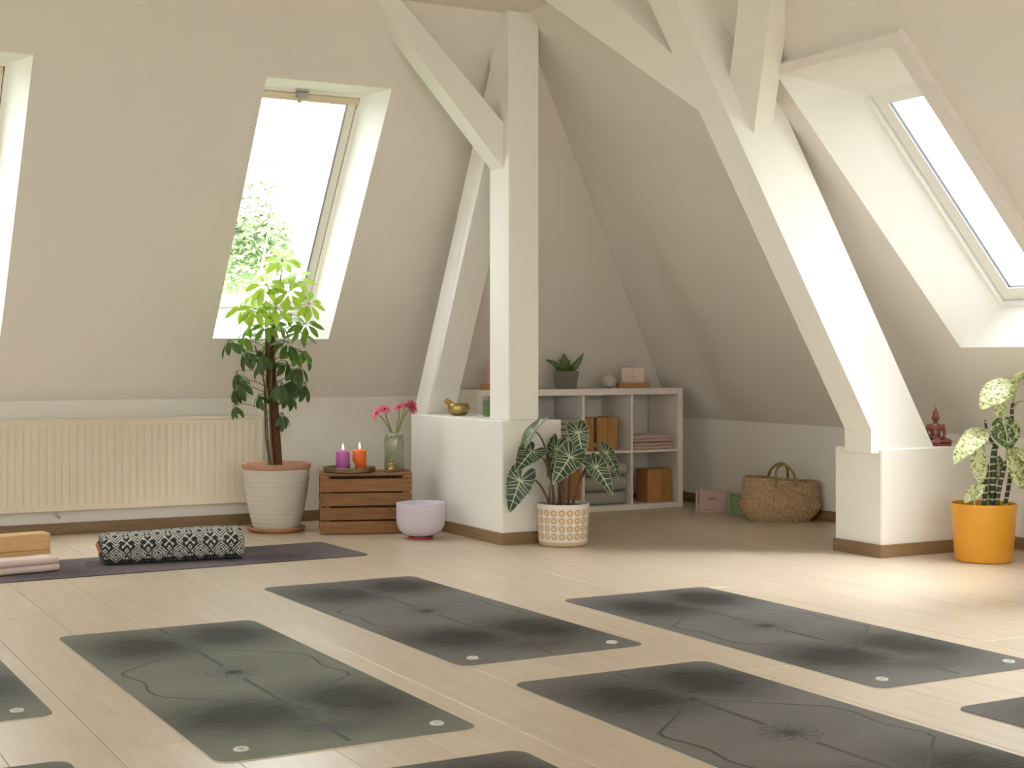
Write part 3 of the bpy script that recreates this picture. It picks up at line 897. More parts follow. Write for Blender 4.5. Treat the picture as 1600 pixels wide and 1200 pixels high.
g = G(); r = 0.0165
g.lathe([(0, 0), (r*0.9, 0), (r, 0.006), (r*0.86, 0.034), (r*0.3, 0.052), (0, 0.056)], 6)
tag(g.obj('crystal', M_QUARTZ, None, cp(0.182, 0.085, CH+0.006)), 'clear quartz crystal point standing between the two candles', 'crystal')

# vase with gerberas
M_VASE = N('sage_green_glass'); _co = M_VASE.coords(); _n = M_VASE.noise(_co, 25, 3)
M_VASE.col(M_VASE.mix(_n, (0.205, 0.225, 0.145), (0.255, 0.275, 0.185))); M_VASE.p(Roughness=0.22, Coat_Weight=0.4); M_VASE = M_VASE.m
vp = cp(0.42, 0.18)
vase = thing('vase', vp, 'sage green glass vase on the crate holding pink gerberas', 'vase')
vr, vh = 0.059, 0.212
g = G(); g.lathe([(0, 0.0), (vr-0.014, 0.0), (vr-0.004, 0.006), (vr, 0.016), (vr, vh-0.03), (vr-0.003, vh-0.018), (vr-0.012, vh-0.007), (vr-0.017, vh-0.003), (vr-0.017, vh), (vr-0.020, vh), (vr-0.021, vh-0.006), (vr-0.008, vh-0.024), (vr-0.006, 0.02), (0, 0.014)], 40)
g.obj('body', M_VASE, vase, smooth=40)
g = G(); g.lathe([(vr-0.0165, vh-0.004), (vr-0.0155, vh-0.001), (vr-0.0165, vh+0.0015), (vr-0.0205, vh+0.0015), (vr-0.0215, vh-0.001), (vr-0.0205, vh-0.004)], 40, close=True)
g.obj('rim', plain('pale_glass_rim', (0.55, 0.57, 0.50), 0.2), vase, smooth=60)
g = G()
vs = []; a0 = math.atan2(-vp.y, -vp.x) - 0.42
for i in range(7):
    a = a0 - 0.26 + 0.52*i/6
    for z in (0.150, 0.170): vs.append(((vr+0.0006)*math.cos(a), (vr+0.0006)*math.sin(a), z))
g.add(vs, [(2*i, 2*i+2, 2*i+3, 2*i+1) for i in range(6)])
g.obj('label_plate', plain('copper_label', (0.50, 0.31, 0.20), 0.5, 0.3), vase, recalc=False)
M_PETAL = plain('pink_petal', (0.72, 0.13, 0.22), 0.6, var=0.15, scale=40)
M_PETALD = plain('deep_pink_petal', (0.55, 0.055, 0.12), 0.6, var=0.15, scale=40)
M_STEMG = plain('fresh_green_stem', (0.20, 0.27, 0.06), 0.5)
M_GERC = plain('dark_flower_centre', (0.09, 0.03, 0.03), 0.9)
def gerbera(px, py, dd, face, rad_, mat, label, k):
    hub = at(px, py, vp.dot(FWD) + dd)
    t = thing('gerbera', (vp.x, vp.y, vp.z+0.03), label, 'flower', 0, 'gerberas in the green vase')
    L0 = Vector(t.location)
    n = Vector(face).normalized()
    an = k*1.26
    foot = Vector((0.02*math.cos(an), 0.02*math.sin(an), 0.0))
    h = hub - L0
    mouth = Vector((h.x*0.22, h.y*0.22, vh-0.03)); mouth.xy = mouth.xy.normalized()*min(mouth.xy.length, 0.03)
    pts = [foot, mouth] + [p for p in bez(mouth, mouth*0.45 + (h-n*0.05)*0.55 + Vector((0, 0, 0.02)), h - n*0.004, 8)][1:]
    q = G(); q.tube(pts, 0.0036, 8); q.obj('stem', M_STEMG, t, smooth=60)
    q = G()
    B = basis(n.orthogonal(), n)
    for (cnt, rr, lift, w) in ((15, rad_, 0.10, 0.0085), (13, rad_*0.86, 0.28, 0.008), (9, rad_*0.5, 0.45, 0.006)):
        for j in range(cnt):
            a = 2*math.pi*(j+0.3*lift*10)/cnt + random.uniform(-.1, .1)
            lf = lift + random.uniform(-.12, .12)
            vs = []
            for i in range(5):
                u = i/4; r_ = 0.006 + (rr-0.006)*u
                ww = w*(0.45+1.2*u*(1-u)*2.0) * (1.0 if i < 4 else 0.55)
                z = 0.002 + lf*r_*0.6 - 0.3*lf*rr*u*u*0 + (-0.004*u*u if lift < 0.2 else 0)
                for s in (-1, 0, 1):
                    p = Vector((r_*math.cos(a) - s*ww/2*math.sin(a), r_*math.sin(a) + s*ww/2*math.cos(a), z + abs(s)*0.0012))
                    vs.append(h + (B.to_3x3() @ p))
            q.add(vs, [(3*i+c, 3*i+c+1, 3*i+c+4, 3*i+c+3) for i in range(4) for c in range(2)])
    q.obj('petals', mat, t, smooth=60, recalc=False)
    q = G(); q.ball(h + n*0.003, 0.0085, 12, 8); q.obj('flower_centre', M_GERC, t, smooth=60)
    q = G(); q.lathe([(0, -0.007), (0.005, -0.006), (0.008, 0), (0.0, 0.001)], 10); me_ = q.mesh('calyx', M_STEMG, 60)
    c = link('calyx', me_, t); c.matrix_local = Matrix.Translation(h) @ B
tc_ = -FWD
gerbera(589, 646, -0.05, tc_*0.5 + RIGHT*-0.75 + UP*0.55, 0.047, M_PETAL, 'pink gerbera, outermost bloom on the left of the vase', 0)
gerbera(601, 640, 0.0, tc_*0.55 + RIGHT*0.25 + UP*0.85, 0.043, M_PETAL, 'pink gerbera with dark eye, beside the leftmost bloom', 1)
gerbera(624, 636, 0.03, tc_*0.35 + RIGHT*-0.35 + UP*0.9, 0.043, M_PETAL, 'pink gerbera in the middle of the bunch', 2)
gerbera(634, 634, -0.02, tc_*0.25 + RIGHT*0.1 + UP*0.95, 0.042, M_PETAL, 'pink gerbera just left of the deep pink one', 3)
gerbera(643, 636, -0.03, tc_*0.6 + RIGHT*0.75 + UP*0.35, 0.046, M_PETALD, 'deep pink gerbera drooping on the right of the vase', 4)
# ------------------------------------------------------------------ figure sculpting (union of lobes, remeshed into one skin)
def sculpt(name, lobes, mat, parent, voxel, loc=(0,0,0), smooth_it=3):
    q = G()
    for L in lobes:
        if L[0] == 'b': q.ball(L[1], L[2], 16, 10, L[3] if len(L) > 3 else None)
        else: q.tube(L[1], L[2], 10)
    me = bpy.data.meshes.new(name); me.from_pydata(q.v, [], q.f)
    bm = bmesh.new(); bm.from_mesh(me); bmesh.ops.recalc_face_normals(bm, faces=bm.faces); bm.to_mesh(me); bm.free()
    o = bpy.data.objects.new(name, me); COL.objects.link(o)
    r = o.modifiers.new('r', 'REMESH'); r.mode = 'VOXEL'; r.voxel_size = voxel
    s = o.modifiers.new('s', 'SMOOTH'); s.iterations = smooth_it; s.factor = 0.5
    dg = bpy.context.evaluated_depsgraph_get()
    m2 = bpy.data.meshes.new_from_object(o.evaluated_get(dg)); m2.name = name
    o.modifiers.clear(); o.data = m2
    bpy.data.meshes.remove(me)
    m2.materials.clear(); m2.materials.append(mat)
    m2.polygons.foreach_set('use_smooth', [True]*len(m2.polygons))
    o.parent = parent; o.location = loc
    return o
def sitting_figure(s):
    """cross-legged seated figure, 1.0 = total height; faces -Y"""
    V = lambda x, y, z: (x*s, y*s, z*s)
    L = []
    L.append(('b', V(0, 0.0, 0.10), (0.20*s, 0.15*s, 0.10*s)))
    L.append(('b', V(0, 0.02, 0.27), (0.135*s, 0.095*s, 0.17*s)))
    L.append(('b', V(0, 0.015, 0.42), (0.175*s, 0.09*s, 0.13*s)))
    L.append(('t', [V(0, 0.02, 0.50), V(0, 0.01, 0.60)], [0.062*s, 0.055*s]))
    L.append(('b', V(0, -0.005, 0.70), (0.088*s, 0.095*s, 0.115*s)))
    L.append(('b', V(0, 0.015, 0.80), (0.075*s, 0.08*s, 0.06*s)))
    L.append(('b', V(0, 0.015, 0.865), (0.042*s, 0.045*s, 0.045*s)))
    L.append(('t', [V(0, 0.015, 0.89), V(0, 0.015, 0.995)], [0.022*s, 0.006*s]))
    L.append(('b', V(0, -0.098, 0.69), (0.016*s, 0.022*s, 0.032*s)))
    L.append(('b', V(0, -0.088, 0.645), (0.03*s, 0.014*s, 0.010*s)))
    for k in (-1, 1):
        L.append(('b', V(k*0.034, -0.082, 0.715), (0.02*s, 0.014*s, 0.010*s)))
        L.append(('b', V(k*0.09, 0.005, 0.67), (0.014*s, 0.025*s, 0.06*s)))
        L.append(('b', V(k*0.175, 0.015, 0.465), (0.058*s, 0.06*s, 0.06*s)))
        L.append(('t', [V(k*0.185, 0.015, 0.46), V(k*0.225, 0.02, 0.33), V(k*0.215, -0.01, 0.24)], [0.055*s, 0.048*s, 0.042*s]))
        L.append(('t', [V(k*0.215, -0.01, 0.24), V(k*0.14, -0.12, 0.19), V(k*0.03, -0.17, 0.165)], [0.042*s, 0.035*s, 0.028*s]))
        L.append(('t', [V(k*0.12, 0.0, 0.10), V(k*0.25, -0.06, 0.085), V(k*0.345, -0.12, 0.07)], [0.10*s, 0.088*s, 0.065*s]))
        L.append(('t', [V(k*0.345, -0.12, 0.07), V(k*0.2, -0.2, 0.06 + (0.03 if k > 0 else 0)), V(-k*0.05, -0.21, 0.055 + (0.035 if k > 0 else 0))], [0.062*s, 0.052*s, 0.042*s]))
        L.append(('b', V(-k*0.10, -0.195, 0.075 + (0.04 if k > 0 else 0)), (0.06*s, 0.03*s, 0.028*s)))
    L.append(('b', V(0, -0.165, 0.165), (0.062*s, 0.04*s, 0.022*s)))
    return L
M_GOLD = plain('dull_gold', (0.42, 0.29, 0.09), 0.35, 0.85, var=0.25, scale=60)
M_COAST = mk_wood('dark_coaster_wood', (0.07, 0.03, 0.012), (0.17, 0.08, 0.035), 0, 2.0, 0.5, 6.0)
fp = cp(0.398, 0.085)
g = G(); g.lathe([(0, 0), (0.045, 0), (0.05, 0.003), (0.048, 0.009), (0.02, 0.011), (0, 0.011)], 30)
tag(g.obj('coaster', M_COAST, None, fp, smooth=35), 'round dark wooden coaster under the gold figurine', 'coaster')
fg = thing('figurine', fp + Vector((0, 0, 0.0115)), 'tiny gold seated figurine in front of the green vase', 'figurine', math.atan2(-fp.x, fp.y)*1.0)
g = G(); g.lathe([(0, 0), (0.021, 0), (0.023, 0.004), (0.019, 0.009), (0, 0.009)], 20); g.obj('plinth', M_GOLD, fg, smooth=35)
sculpt('body', sitting_figure(0.062), M_GOLD, fg, 0.0012, (0, 0, 0.007), 1)

# ------------------------------------------------------------------ crystal singing bowl
M_FROST = N('frosted_lilac_quartz'); M_FROST.col((0.62, 0.56, 0.66)); M_FROST.p(Roughness=0.55); M_FROST.b.inputs['Subsurface Weight'].default_value = 0.3; M_FROST.b.inputs['Subsurface Radius'].default_value = (0.02, 0.02, 0.022); M_FROST.b.inputs['Subsurface Scale'].default_value = 0.5
M_FROST.bump(M_FROST.noise(M_FROST.coords(), 300, 2), 0.2, 0.001); M_FROST = M_FROST.m
bp = on_z(657.5, 841, 0)
bowl = thing('singing_bowl', (bp.x, bp.y, 0), 'large frosted lilac crystal singing bowl on the floor beside the crate', 'singing bowl')
R, Hb = 0.132, 0.192
outer = [(0, 0.012), (0.05, 0.013), (0.085, 0.022), (0.112, 0.042), (0.126, 0.07), (0.131, 0.10), (R, Hb)]
inner = [(R-0.006, Hb+0.001), (R-0.009, Hb-0.002), (0.122, 0.10), (0.117, 0.074), (0.103, 0.048), (0.08, 0.031), (0.045, 0.023), (0, 0.022)]
g = G(); g.lathe(outer+inner, 56); g.obj('bowl', M_FROST, bowl, smooth=50)
g = G(); g.tube([(0.062*math.cos(k*math.pi/16), 0.062*math.sin(k*math.pi/16), 0.0065) for k in range(32)], 0.0065, 8, closed=True)
g.obj('rubber_ring', plain('red_rubber', (0.42, 0.04, 0.06), 0.5), bowl, smooth=60)

# ------------------------------------------------------------------ things on the post pier
bp = Vector((3.713, 7.53, PLZ+0.0005))
bb = thing('brass_bowl', bp, 'small brass singing bowl on the pier in front of the slanting rafter', 'bowl')
g = G(); g.lathe([(0, 0.0), (0.03, 0.0), (0.048, 0.008), (0.06, 0.026), (0.0625, 0.042), (0.059, 0.060), (0.056, 0.067), (0.053, 0.067), (0.056, 0.058), (0.059, 0.042), (0.056, 0.028), (0.045, 0.013), (0.0, 0.006)], 44)
g.obj('body', M_BRASS, bb, smooth=50)
g = G(); g.lathe([(0.0594, 0.0585), (0.0604, 0.0595), (0.0594, 0.0605), (0.058, 0.0595)], 44, close=True); g.obj('rim_groove', M_TRAYB, bb, smooth=50)
mt = at(695, 625, bp.dot(FWD)-0.01); mb = bp + Vector((0.012, -0.01, 0.030))
g = G(); a = (mt-mb).normalized()
g.tube([mb, mb+a*0.03, mt-a*0.045, mt-a*0.044, mt-a*0.003, mt], [0.012, 0.013, 0.014, 0.0155, 0.0155, 0.0135], 14)
ml = g
o = g.obj('mallet', M_STAND, None, smooth=40); tag(o, 'short wooden mallet leaning in the brass bowl', 'mallet')
jp = Vector((3.79, 7.30, PLZ+0.0005))
jar = thing('candle_jar', jp, 'green candle in a clear glass jar half hidden by the post', 'candle')
def mk_clear():
    m = N('clear_jar_glass'); t = m.t
    tr_ = m.n('ShaderNodeBsdfTransparent'); tr_.inputs[0].default_value = (0.80, 0.88, 0.80, 1)
    gl = m.n('ShaderNodeBsdfGlossy'); gl.inputs['Roughness'].default_value = 0.05
    lw = m.n('ShaderNodeLayerWeight'); lw.inputs[0].default_value = 0.25
    mx = m.n('ShaderNodeMixShader'); t.links.new(lw.outputs['Facing'], mx.inputs[0]); t.links.new(tr_.outputs[0], mx.inputs[1]); t.links.new(gl.outputs[0], mx.inputs[2])
    t.links.new(mx.outputs[0], t.nodes['Material Output'].inputs[0]); return m.m
M_JAR = mk_clear()
g = G(); g.lathe([(0, 0), (0.03, 0), (0.035, 0.005), (0.036, 0.10), (0.0335, 0.10), (0.0325, 0.006), (0, 0.005)], 28); g.obj('glass', M_JAR, jar, smooth=40)
g = G(); g.lathe([(0, 0.0055), (0.032, 0.0065), (0.032, 0.062), (0, 0.060)], 24); g.obj('wax', mk_wax('green_wax', (0.26, 0.46, 0.20)), jar, smooth=40)
g = G(); g.lathe([(0.0345, 0.092), (0.0375, 0.092), (0.0375, 0.113), (0, 0.115), (0, 0.101), (0.0345, 0.1005)], 28); g.obj('lid', plain('grey_brown_lid', (0.22, 0.18, 0.16), 0.5), jar, smooth=40)

# ------------------------------------------------------------------ shelf unit
M_SHELF = plain('white_shelf_foil', (0.80, 0.745, 0.69), 0.4, var=0.015)
SX0, SX1, SY0, SY1, SH = 4.03, 5.537, 7.921, 8.262, 0.776
sh = thing('shelf_unit', (SX0, SY0, 0), 'white cube shelf unit, two rows of open cells, in the corner', 'shelf')
SWd, SDp = SX1-SX0, SY1-SY0
def sp_(name, x0, x1, z0, z1, y0=0.0, y1=SDp):
    q = G(); q.box(x0, x1, y0, y1, z0, z1, 0.0015); return q.obj(name, M_SHELF, sh)
T, ti = 0.040, 0.016
sp_('top_board', 0, SWd, SH-T, SH); sp_('bottom_board', 0, SWd, 0, T-0.006)
sp_('side_panel', 0, T, T-0.0055, SH-T-0.0005); sp_('side_panel', SWd-T, SWd, T-0.0055, SH-T-0.0005)
cell = (SWd-2*T-3*ti)/4; cx = []
for k in range(4):
    a = T + k*(cell+ti); cx.append((SX0+a, SX0+a+cell))
    if k: sp_('divider', a-ti, a, T-0.0055, SH-T-0.0005, 0.002)
zm0, zm1 = 0.364, 0.380
for k in range(4):
    sp_('shelf_board', cx[k][0]-SX0+0.0004, cx[k][1]-SX0-0.0004, zm0, zm1, 0.003)
Z0, Z1, ZT = T-0.0055, zm1+0.0006, SH+0.0006
# contents ---------------------------------------------------------
gb = 'upright wooden blocks in the shelf unit'
def ublock(x, y, z, label, w=0.075, d=0.115, h=0.225, rz=0):
    return block('yoga_block', (x, y, z), (w, d, h), M_BLOCKZ, label, rz, gb)
c2, c3, c4 = cx[1], cx[2], cx[3]
yb = SY0+0.13
ublock(c3[0]+0.055, yb-0.01, Z1, 'upright oak block, darkest and leftmost in the upper cell with three blocks', 0.085, 0.15, 0.215)
ublock(c3[0]+0.150, yb-0.03, Z1, 'upright oak block in the middle of the upper cell with three blocks', 0.075, 0.13, 0.213)
ublock(c3[0]+0.232, yb-0.02, Z1, 'upright oak block on the right of the upper cell with three blocks', 0.075, 0.13, 0.215)
ublock(c4[0]+0.03, yb+0.03, Z0, 'upright oak block at the left of the lower right cell', 0.075, 0.12, 0.215)
ublock(c4[0]+0.195, yb-0.02, Z0, 'upright oak block in the middle of the lower right cell', 0.115, 0.14, 0.215)
ublock(c4[0]+0.292, yb-0.02, Z0, 'upright oak block at the right of the lower right cell', 0.073, 0.13, 0.217)
ublock(c2[0]+0.225, yb-0.03, Z0, 'upright oak block in the lower cell behind the ringed pot, left one', 0.075, 0.13, 0.225)
ublock(c2[0]+0.308, yb-0.03, Z0, 'upright oak block in the lower cell behind the ringed pot, right one', 0.075, 0.13, 0.228)
gbl = 'grey blankets folded in the shelf unit'
xm3 = (c3[0]+c3[1])/2
for k, (h, lab, ww) in enumerate([(0.085, 'folded grey blanket at the bottom of the lower cell', 0.335), (0.095, 'folded grey blanket in the middle of the lower cell stack', 0.325), (0.09, 'folded grey blanket on top of the lower cell stack', 0.32)]):
    folded('blanket', (xm3-0.004, SY0+0.155, Z0+0.0005+[0, 0.0875, 0.185][k]), ww, 0.27, h, 1, M_GREYT, lab, 'blanket', 0, gbl, 0.0, k*5+2, 0.02)
for k, lab in enumerate(['rose pink towel at the bottom of the upper right cell', 'rose pink towel lying on another in the upper right cell']):
    folded('towel', ((c4[0]+c4[1])/2-0.01+0.004*k, SY0+0.13, Z1+0.0005+k*0.047), 0.305, 0.22, 0.045, 2, M_ROSE, lab, 'towel', 0, 'rose towels in the shelf unit', 0.0, k+3, 0.008)
for k, lab in enumerate(['grey towel lowest in the upper cell behind the ringed pot plant', 'grey towel in the middle of the upper cell behind the ringed pot plant', 'grey towel topmost in the upper cell behind the ringed pot plant']):
    folded('towel', ((c2[0]+c2[1])/2, SY0+0.13, Z1+0.0005+k*0.07), 0.33, 0.22, 0.068, 2, M_GREYT, lab, 'towel', 0, 'grey towels in the shelf unit', 0.0, k+7, 0.01)
# on top -------------------------------------------------------------
M_CLAY = plain('dark_brown_clay', (0.155, 0.12, 0.095), 0.8, var=0.12, scale=40)
M_SOIL = plain('potting_soil', (0.030, 0.020, 0.014), 0.95, var=0.4, scale=120)
M_SNAKE = N('dark_green_leaf'); _co = M_SNAKE.coords(); _n = M_SNAKE.noise(_co, 30, 3)
M_SNAKE.col(M_SNAKE.mix(_n, (0.035, 0.075, 0.012), (0.115, 0.165, 0.03))); M_SNAKE.p(Roughness=0.4); M_SNAKE = M_SNAKE.m
def top_pt(px, y=8.06): 
    v = ray(px, 600); k = y/v.y; return Vector((v.x*k, y, ZT))
pp = top_pt(884.5)
sp = thing('potted_plant', pp, 'small snake plant in a square-shouldered brown clay pot on the shelf', 'plant')
g = G()
for (x0, x1, z0, z1) in ((0.062, 0.079, 0.0, 0.112),):
    q = [(-x0, -x0, z0), (x0, -x0, z0), (x0, x0, z0), (-x0, x0, z0), (-x1, -x1, z1), (x1, -x1, z1), (x1, x1, z1), (-x1, x1, z1)]
    k = 0.007
    q += [(-x1+k, -x1+k, z1), (x1-k, -x1+k, z1), (x1-k, x1-k, z1), (-x1+k, x1-k, z1), (-x1+k+.003, -x1+k+.003, z1-.02), (x1-k-.003, -x1+k+.003, z1-.02), (x1-k-.003, x1-k-.003, z1-.02), (-x1+k+.003, x1-k-.003, z1-.02)]
    g.add(q, [(0,3,2,1)] + [(i, (i+1) % 4, 4+(i+1) % 4, 4+i) for i in range(4)] + [(4+i, 4+(i+1) % 4, 8+(i+1) % 4, 8+i) for i in range(4)] + [(8+i, 8+(i+1) % 4, 12+(i+1) % 4, 12+i) for i in range(4)] + [(12,13,14,15)])
o = g.obj('pot', M_CLAY, sp); o.rotation_euler = (0, 0, -YAW)
b_ = o.modifiers.new('b', 'BEVEL'); b_.width = 0.006; b_.segments = 3; b_.limit_method = 'ANGLE'
g = G(); g.lathe([(0, 0.094), (0.066, 0.093), (0.066, 0.09), (0, 0.09)], 20); g.obj('soil', M_SOIL, sp)
def blade(q, p0, p1, p2, w, nrm, n=9, fold=0.25):
    ps = bez(p0, p1, p2, n); vs = []
    for i, p in enumerate(ps):
        t = (ps[min(i+1, n-1)] - ps[max(i-1, 0)]).normalized()
        x = t.cross(Vector(nrm)).normalized(); z = x.cross(t)
        u = i/(n-1); ww = w*(math.sin(math.pi*(0.12+0.88*u)**0.8))**0.8 if u < 1 else 0.0005
        vs += [p - x*ww/2 + z*ww*fold, p, p + x*ww/2 + z*ww*fold]
    q.add(vs, [(3*i+c, 3*i+c+1, 3*i+c+4, 3*i+c+3) for i in range(n-1) for c in range(2)])
b0 = Vector((0, 0, 0.092))
def sp_leaf(px, py, dd, w, bend, mid=None):
    tip = at(px, py, pp.dot(FWD)+dd) - pp
    q = G(); c = b0 + (tip-b0)*0.55 + Vector(bend)
    blade(q, b0 + (tip-b0)*0.04, c, tip, w, -FWD)
    q.obj('leaf', M_SNAKE, sp, smooth=60, recalc=False)
sp_leaf(881, 552, 0.02, 0.058, (0, 0, 0.0)); sp_leaf(912, 551, 0.0, 0.045, RIGHT*0.012 - UP*0.02)
sp_leaf(852.5, 562, 0.0, 0.032, RIGHT*-0.01 + UP*0.03); sp_leaf(897, 572, -0.06, 0.036, (0, 0, 0.012))
sp_leaf(868, 572, -0.04, 0.034, RIGHT*-0.02); sp_leaf(890, 562, -0.03, 0.035, (0, 0, 0.01)); sp_leaf(874, 560, 0.05, 0.03, (0, 0, 0))
M_ALAB = N('pale_alabaster'); M_ALAB.col((0.58, 0.54, 0.49)); M_ALAB.p(Roughness=0.15); M_ALAB.b.inputs['Subsurface Weight'].default_value = 0.2; M_ALAB.b.inputs['Transmission Weight'].default_value = 0.25; M_ALAB.b.inputs['Subsurface Scale'].default_value = 0.05; M_ALAB = M_ALAB.m
g = G(); g.lathe([(0, 0)] + [(0.054*math.sin(a), 0.043-0.043*math.cos(a)) for a in [math.pi*k/14 for k in range(2, 14)]] + [(0, 0.086)], 32)
o = g.obj('glass_globe', M_ALAB, None, top_pt(951.5), smooth=60); tag(o, 'pale glass globe on the shelf beside the card stand', 'globe')
M_CARD = plain('cream_card', (0.72, 0.575, 0.50), 0.7, var=0.02)
M_CARDP = plain('salmon_card', (0.60, 0.32, 0.25), 0.7, var=0.05)
M_INK = plain('grey_print', (0.35, 0.26, 0.22), 0.8)
def card_stand(p, w, cw, ch, rz, label_s, label_c, mat, lean=0.12, mirror=1):
    t = thing('card_stand', p, label_s, 'stand', rz, 'orange wooden card stands on the shelf')
    q = G(); q.box(-w/2, w/2, -0.034, -0.003, 0, 0.035, 0.002); q.box(-w/2, w/2, 0.003, 0.034, 0, 0.035, 0.002); q.box(-w/2, w/2, -0.0035, 0.0035, 0, 0.012)
    q.obj('wood', M_STAND, t)
    c = thing('card', (p[0], p[1], p[2]), label_c, 'card', rz)
    q = G(); M = Matrix.Translation((0, 0, 0.0125)) @ Matrix.Rotation(-lean, 4, 'X')
    q.box(-cw/2, cw/2, -0.0009, 0.0009, 0, ch, 0, M); q.obj('sheet', mat, c)
    q = G()
    for (a, b, z, h_) in ((-0.02, 0.02, ch*0.52, 0.0025), (-0.006, 0.006, ch*0.84, 0.006), (-0.012, 0.012, ch*0.44, 0.002)):
        q.box(a, b, -0.00125, -0.00095, z, z+h_, 0, M)
    q.obj('print', M_INK, c)
card_stand(top_pt(989), 0.21, 0.155, 0.118, -14*D2R, 'orange wooden stand holding the cream card on the shelf', 'cream card with a few printed lines standing upright', M_CARD, 0.05)
p2 = Vector((4.19, 8.01, ZT))
card_stand(p2, 0.16, 0.085, 0.15, -30*D2R, 'orange wooden stand left of the post, holding a salmon card', 'salmon pink card leaning on its stand left of the post', M_CARDP, 0.16)

# ------------------------------------------------------------------ umbrella tree
def leaf_mat(name, dark, light, trans=0.35, rough=0.38, scale=40):
    m = N(name); t = m.t
    co = m.coords(); nz = m.noise(co, scale, 3)
    c = m.mix(nz, dark, light); m.col(c); m.p(Roughness=rough)
    tl_ = m.n('ShaderNodeBsdfTranslucent'); m.set(tl_.inputs[0], m.mix(0.5, c, light))
    mx = m.n('ShaderNodeMixShader'); mx.inputs[0].default_value = trans
    t.links.new(m.b.outputs[0], mx.inputs[1]); t.links.new(tl_.outputs[0], mx.inputs[2])
    t.links.new(mx.outputs[0], t.nodes['Material Output'].inputs[0])
    return m.m
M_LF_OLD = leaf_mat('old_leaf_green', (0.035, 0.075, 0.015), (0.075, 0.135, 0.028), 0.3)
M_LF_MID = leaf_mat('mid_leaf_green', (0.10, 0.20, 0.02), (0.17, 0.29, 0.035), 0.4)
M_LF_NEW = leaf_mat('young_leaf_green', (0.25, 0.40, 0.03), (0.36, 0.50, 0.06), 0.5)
M_BARK = mk_wood('brown_moss_pole', (0.060, 0.020, 0.007), (0.16, 0.062, 0.022), 2, 4.0, 0.95, 5.0, 0.8, bump=0.8)
M_STEMB = plain('woody_green_stem', (0.15, 0.12, 0.05), 0.7, var=0.3, scale=60)
M_TERRA = plain('terracotta', (0.44, 0.23, 0.155), 0.8, var=0.08, scale=25)
M_SAUC = plain('orange_terracotta', (0.52, 0.27, 0.12), 0.75, var=0.08, scale=25)
M_RIBPOT = N('white_herringbone_ceramic'); _co = M_RIBPOT.coords()
_s = M_RIBPOT.n('ShaderNodeSeparateXYZ'); M_RIBPOT.set(_s.inputs[0], _co)
_an = M_RIBPOT.math('ARCTAN2', _s.outputs[1], _s.outputs[0])
_tri = M_RIBPOT.math('PINGPONG', M_RIBPOT.math('MULTIPLY', _s.outputs[2], 1.0), 0.0145)
_h = M_RIBPOT.math('SINE', M_RIBPOT.math('MULTIPLY', M_RIBPOT.math('ADD', M_RIBPOT.math('MULTIPLY', _an, 0.17), M_RIBPOT.math('MULTIPLY', _tri, 0.8)), 780.0))
M_RIBPOT.col(M_RIBPOT.mix(M_RIBPOT.math('MULTIPLY_ADD', _h, 0.25, 0.5), (0.60, 0.55, 0.49), (0.72, 0.675, 0.62))); M_RIBPOT.p(Roughness=0.6); M_RIBPOT.bump(_h, 0.5, 0.003); M_RIBPOT = M_RIBPOT.m
tb = on_z(432, 829.5, 0); tb.z = 0
g = G(); g.lathe([(0, 0), (0.135, 0), (0.155, 0.012), (0.163, 0.026), (0.160, 0.029), (0.156, 0.027), (0.148, 0.014), (0.13, 0.009), (0, 0.008)], 48)
tag(g.obj('saucer', M_SAUC, None, tb, smooth=35), 'orange terracotta saucer under the white ribbed pot', 'saucer')
ut = thing('potted_umbrella_tree', tb + Vector((0, 0, 0.0095)), 'tall umbrella tree on a moss pole in a white ribbed pot by the radiator', 'plant')
O_ = Vector(ut.location)
ph = 0.372
prof = [(0, 0), (0.118, 0), (0.128, 0.012)]
nr = 13
for i in range(nr):
    for k in range(4):
        u = (i+k/4)/nr; z = 0.012+u*(ph-0.012-0.03)
        r = 0.128 + 0.055*(1-(1-u)**1.7)
        prof.append((r + 0.0028*math.sin(math.pi*k/4), z))
g = G(); g.lathe(prof + [(0.183, ph-0.03)], 72); pot = g.obj('pot', M_RIBPOT, ut, smooth=40)
g = G(); g.lathe([(0.184, ph-0.030), (0.190, ph-0.027), (0.191, ph-0.004), (0.188, ph), (0.180, ph), (0.177, ph-0.004), (0.176, ph-0.05), (0.181, ph-0.05)], 72, close=True); g.obj('rim', M_TERRA, ut, smooth=40)
g = G(); g.lathe([(0, ph-0.03), (0.10, ph-0.034), (0.177, ph-0.04), (0.177, ph-0.05), (0, ph-0.05)], 32); g.obj('soil', M_SOIL, ut, smooth=40)
dT = tb.dot(FWD)
LEAN = 0.36
def att(px, py, dd=0.0):
    d = dT + dd
    for _ in range(3):
        z = at(px, py, d).z
        d = dT + dd - LEAN*max(0.0, z-0.40)
    return at(px, py, d)
pole = [att(x, y) - O_ for x, y in [(434, 732), (431, 690), (428, 640), (424, 590), (422, 550), (421, 514)]]
g = G(); g.tube(pole, [0.0285, 0.028, 0.027, 0.027, 0.026, 0.025], 14); g.obj('moss_pole', M_BARK, ut, smooth=50)
def polyx(y):
    ys = [732, 690, 640, 590, 550, 514, 395]; xs_ = [434, 431, 428, 424, 422, 421, 437]
    return float(np.interp(-y, [-v for v in ys], xs_))
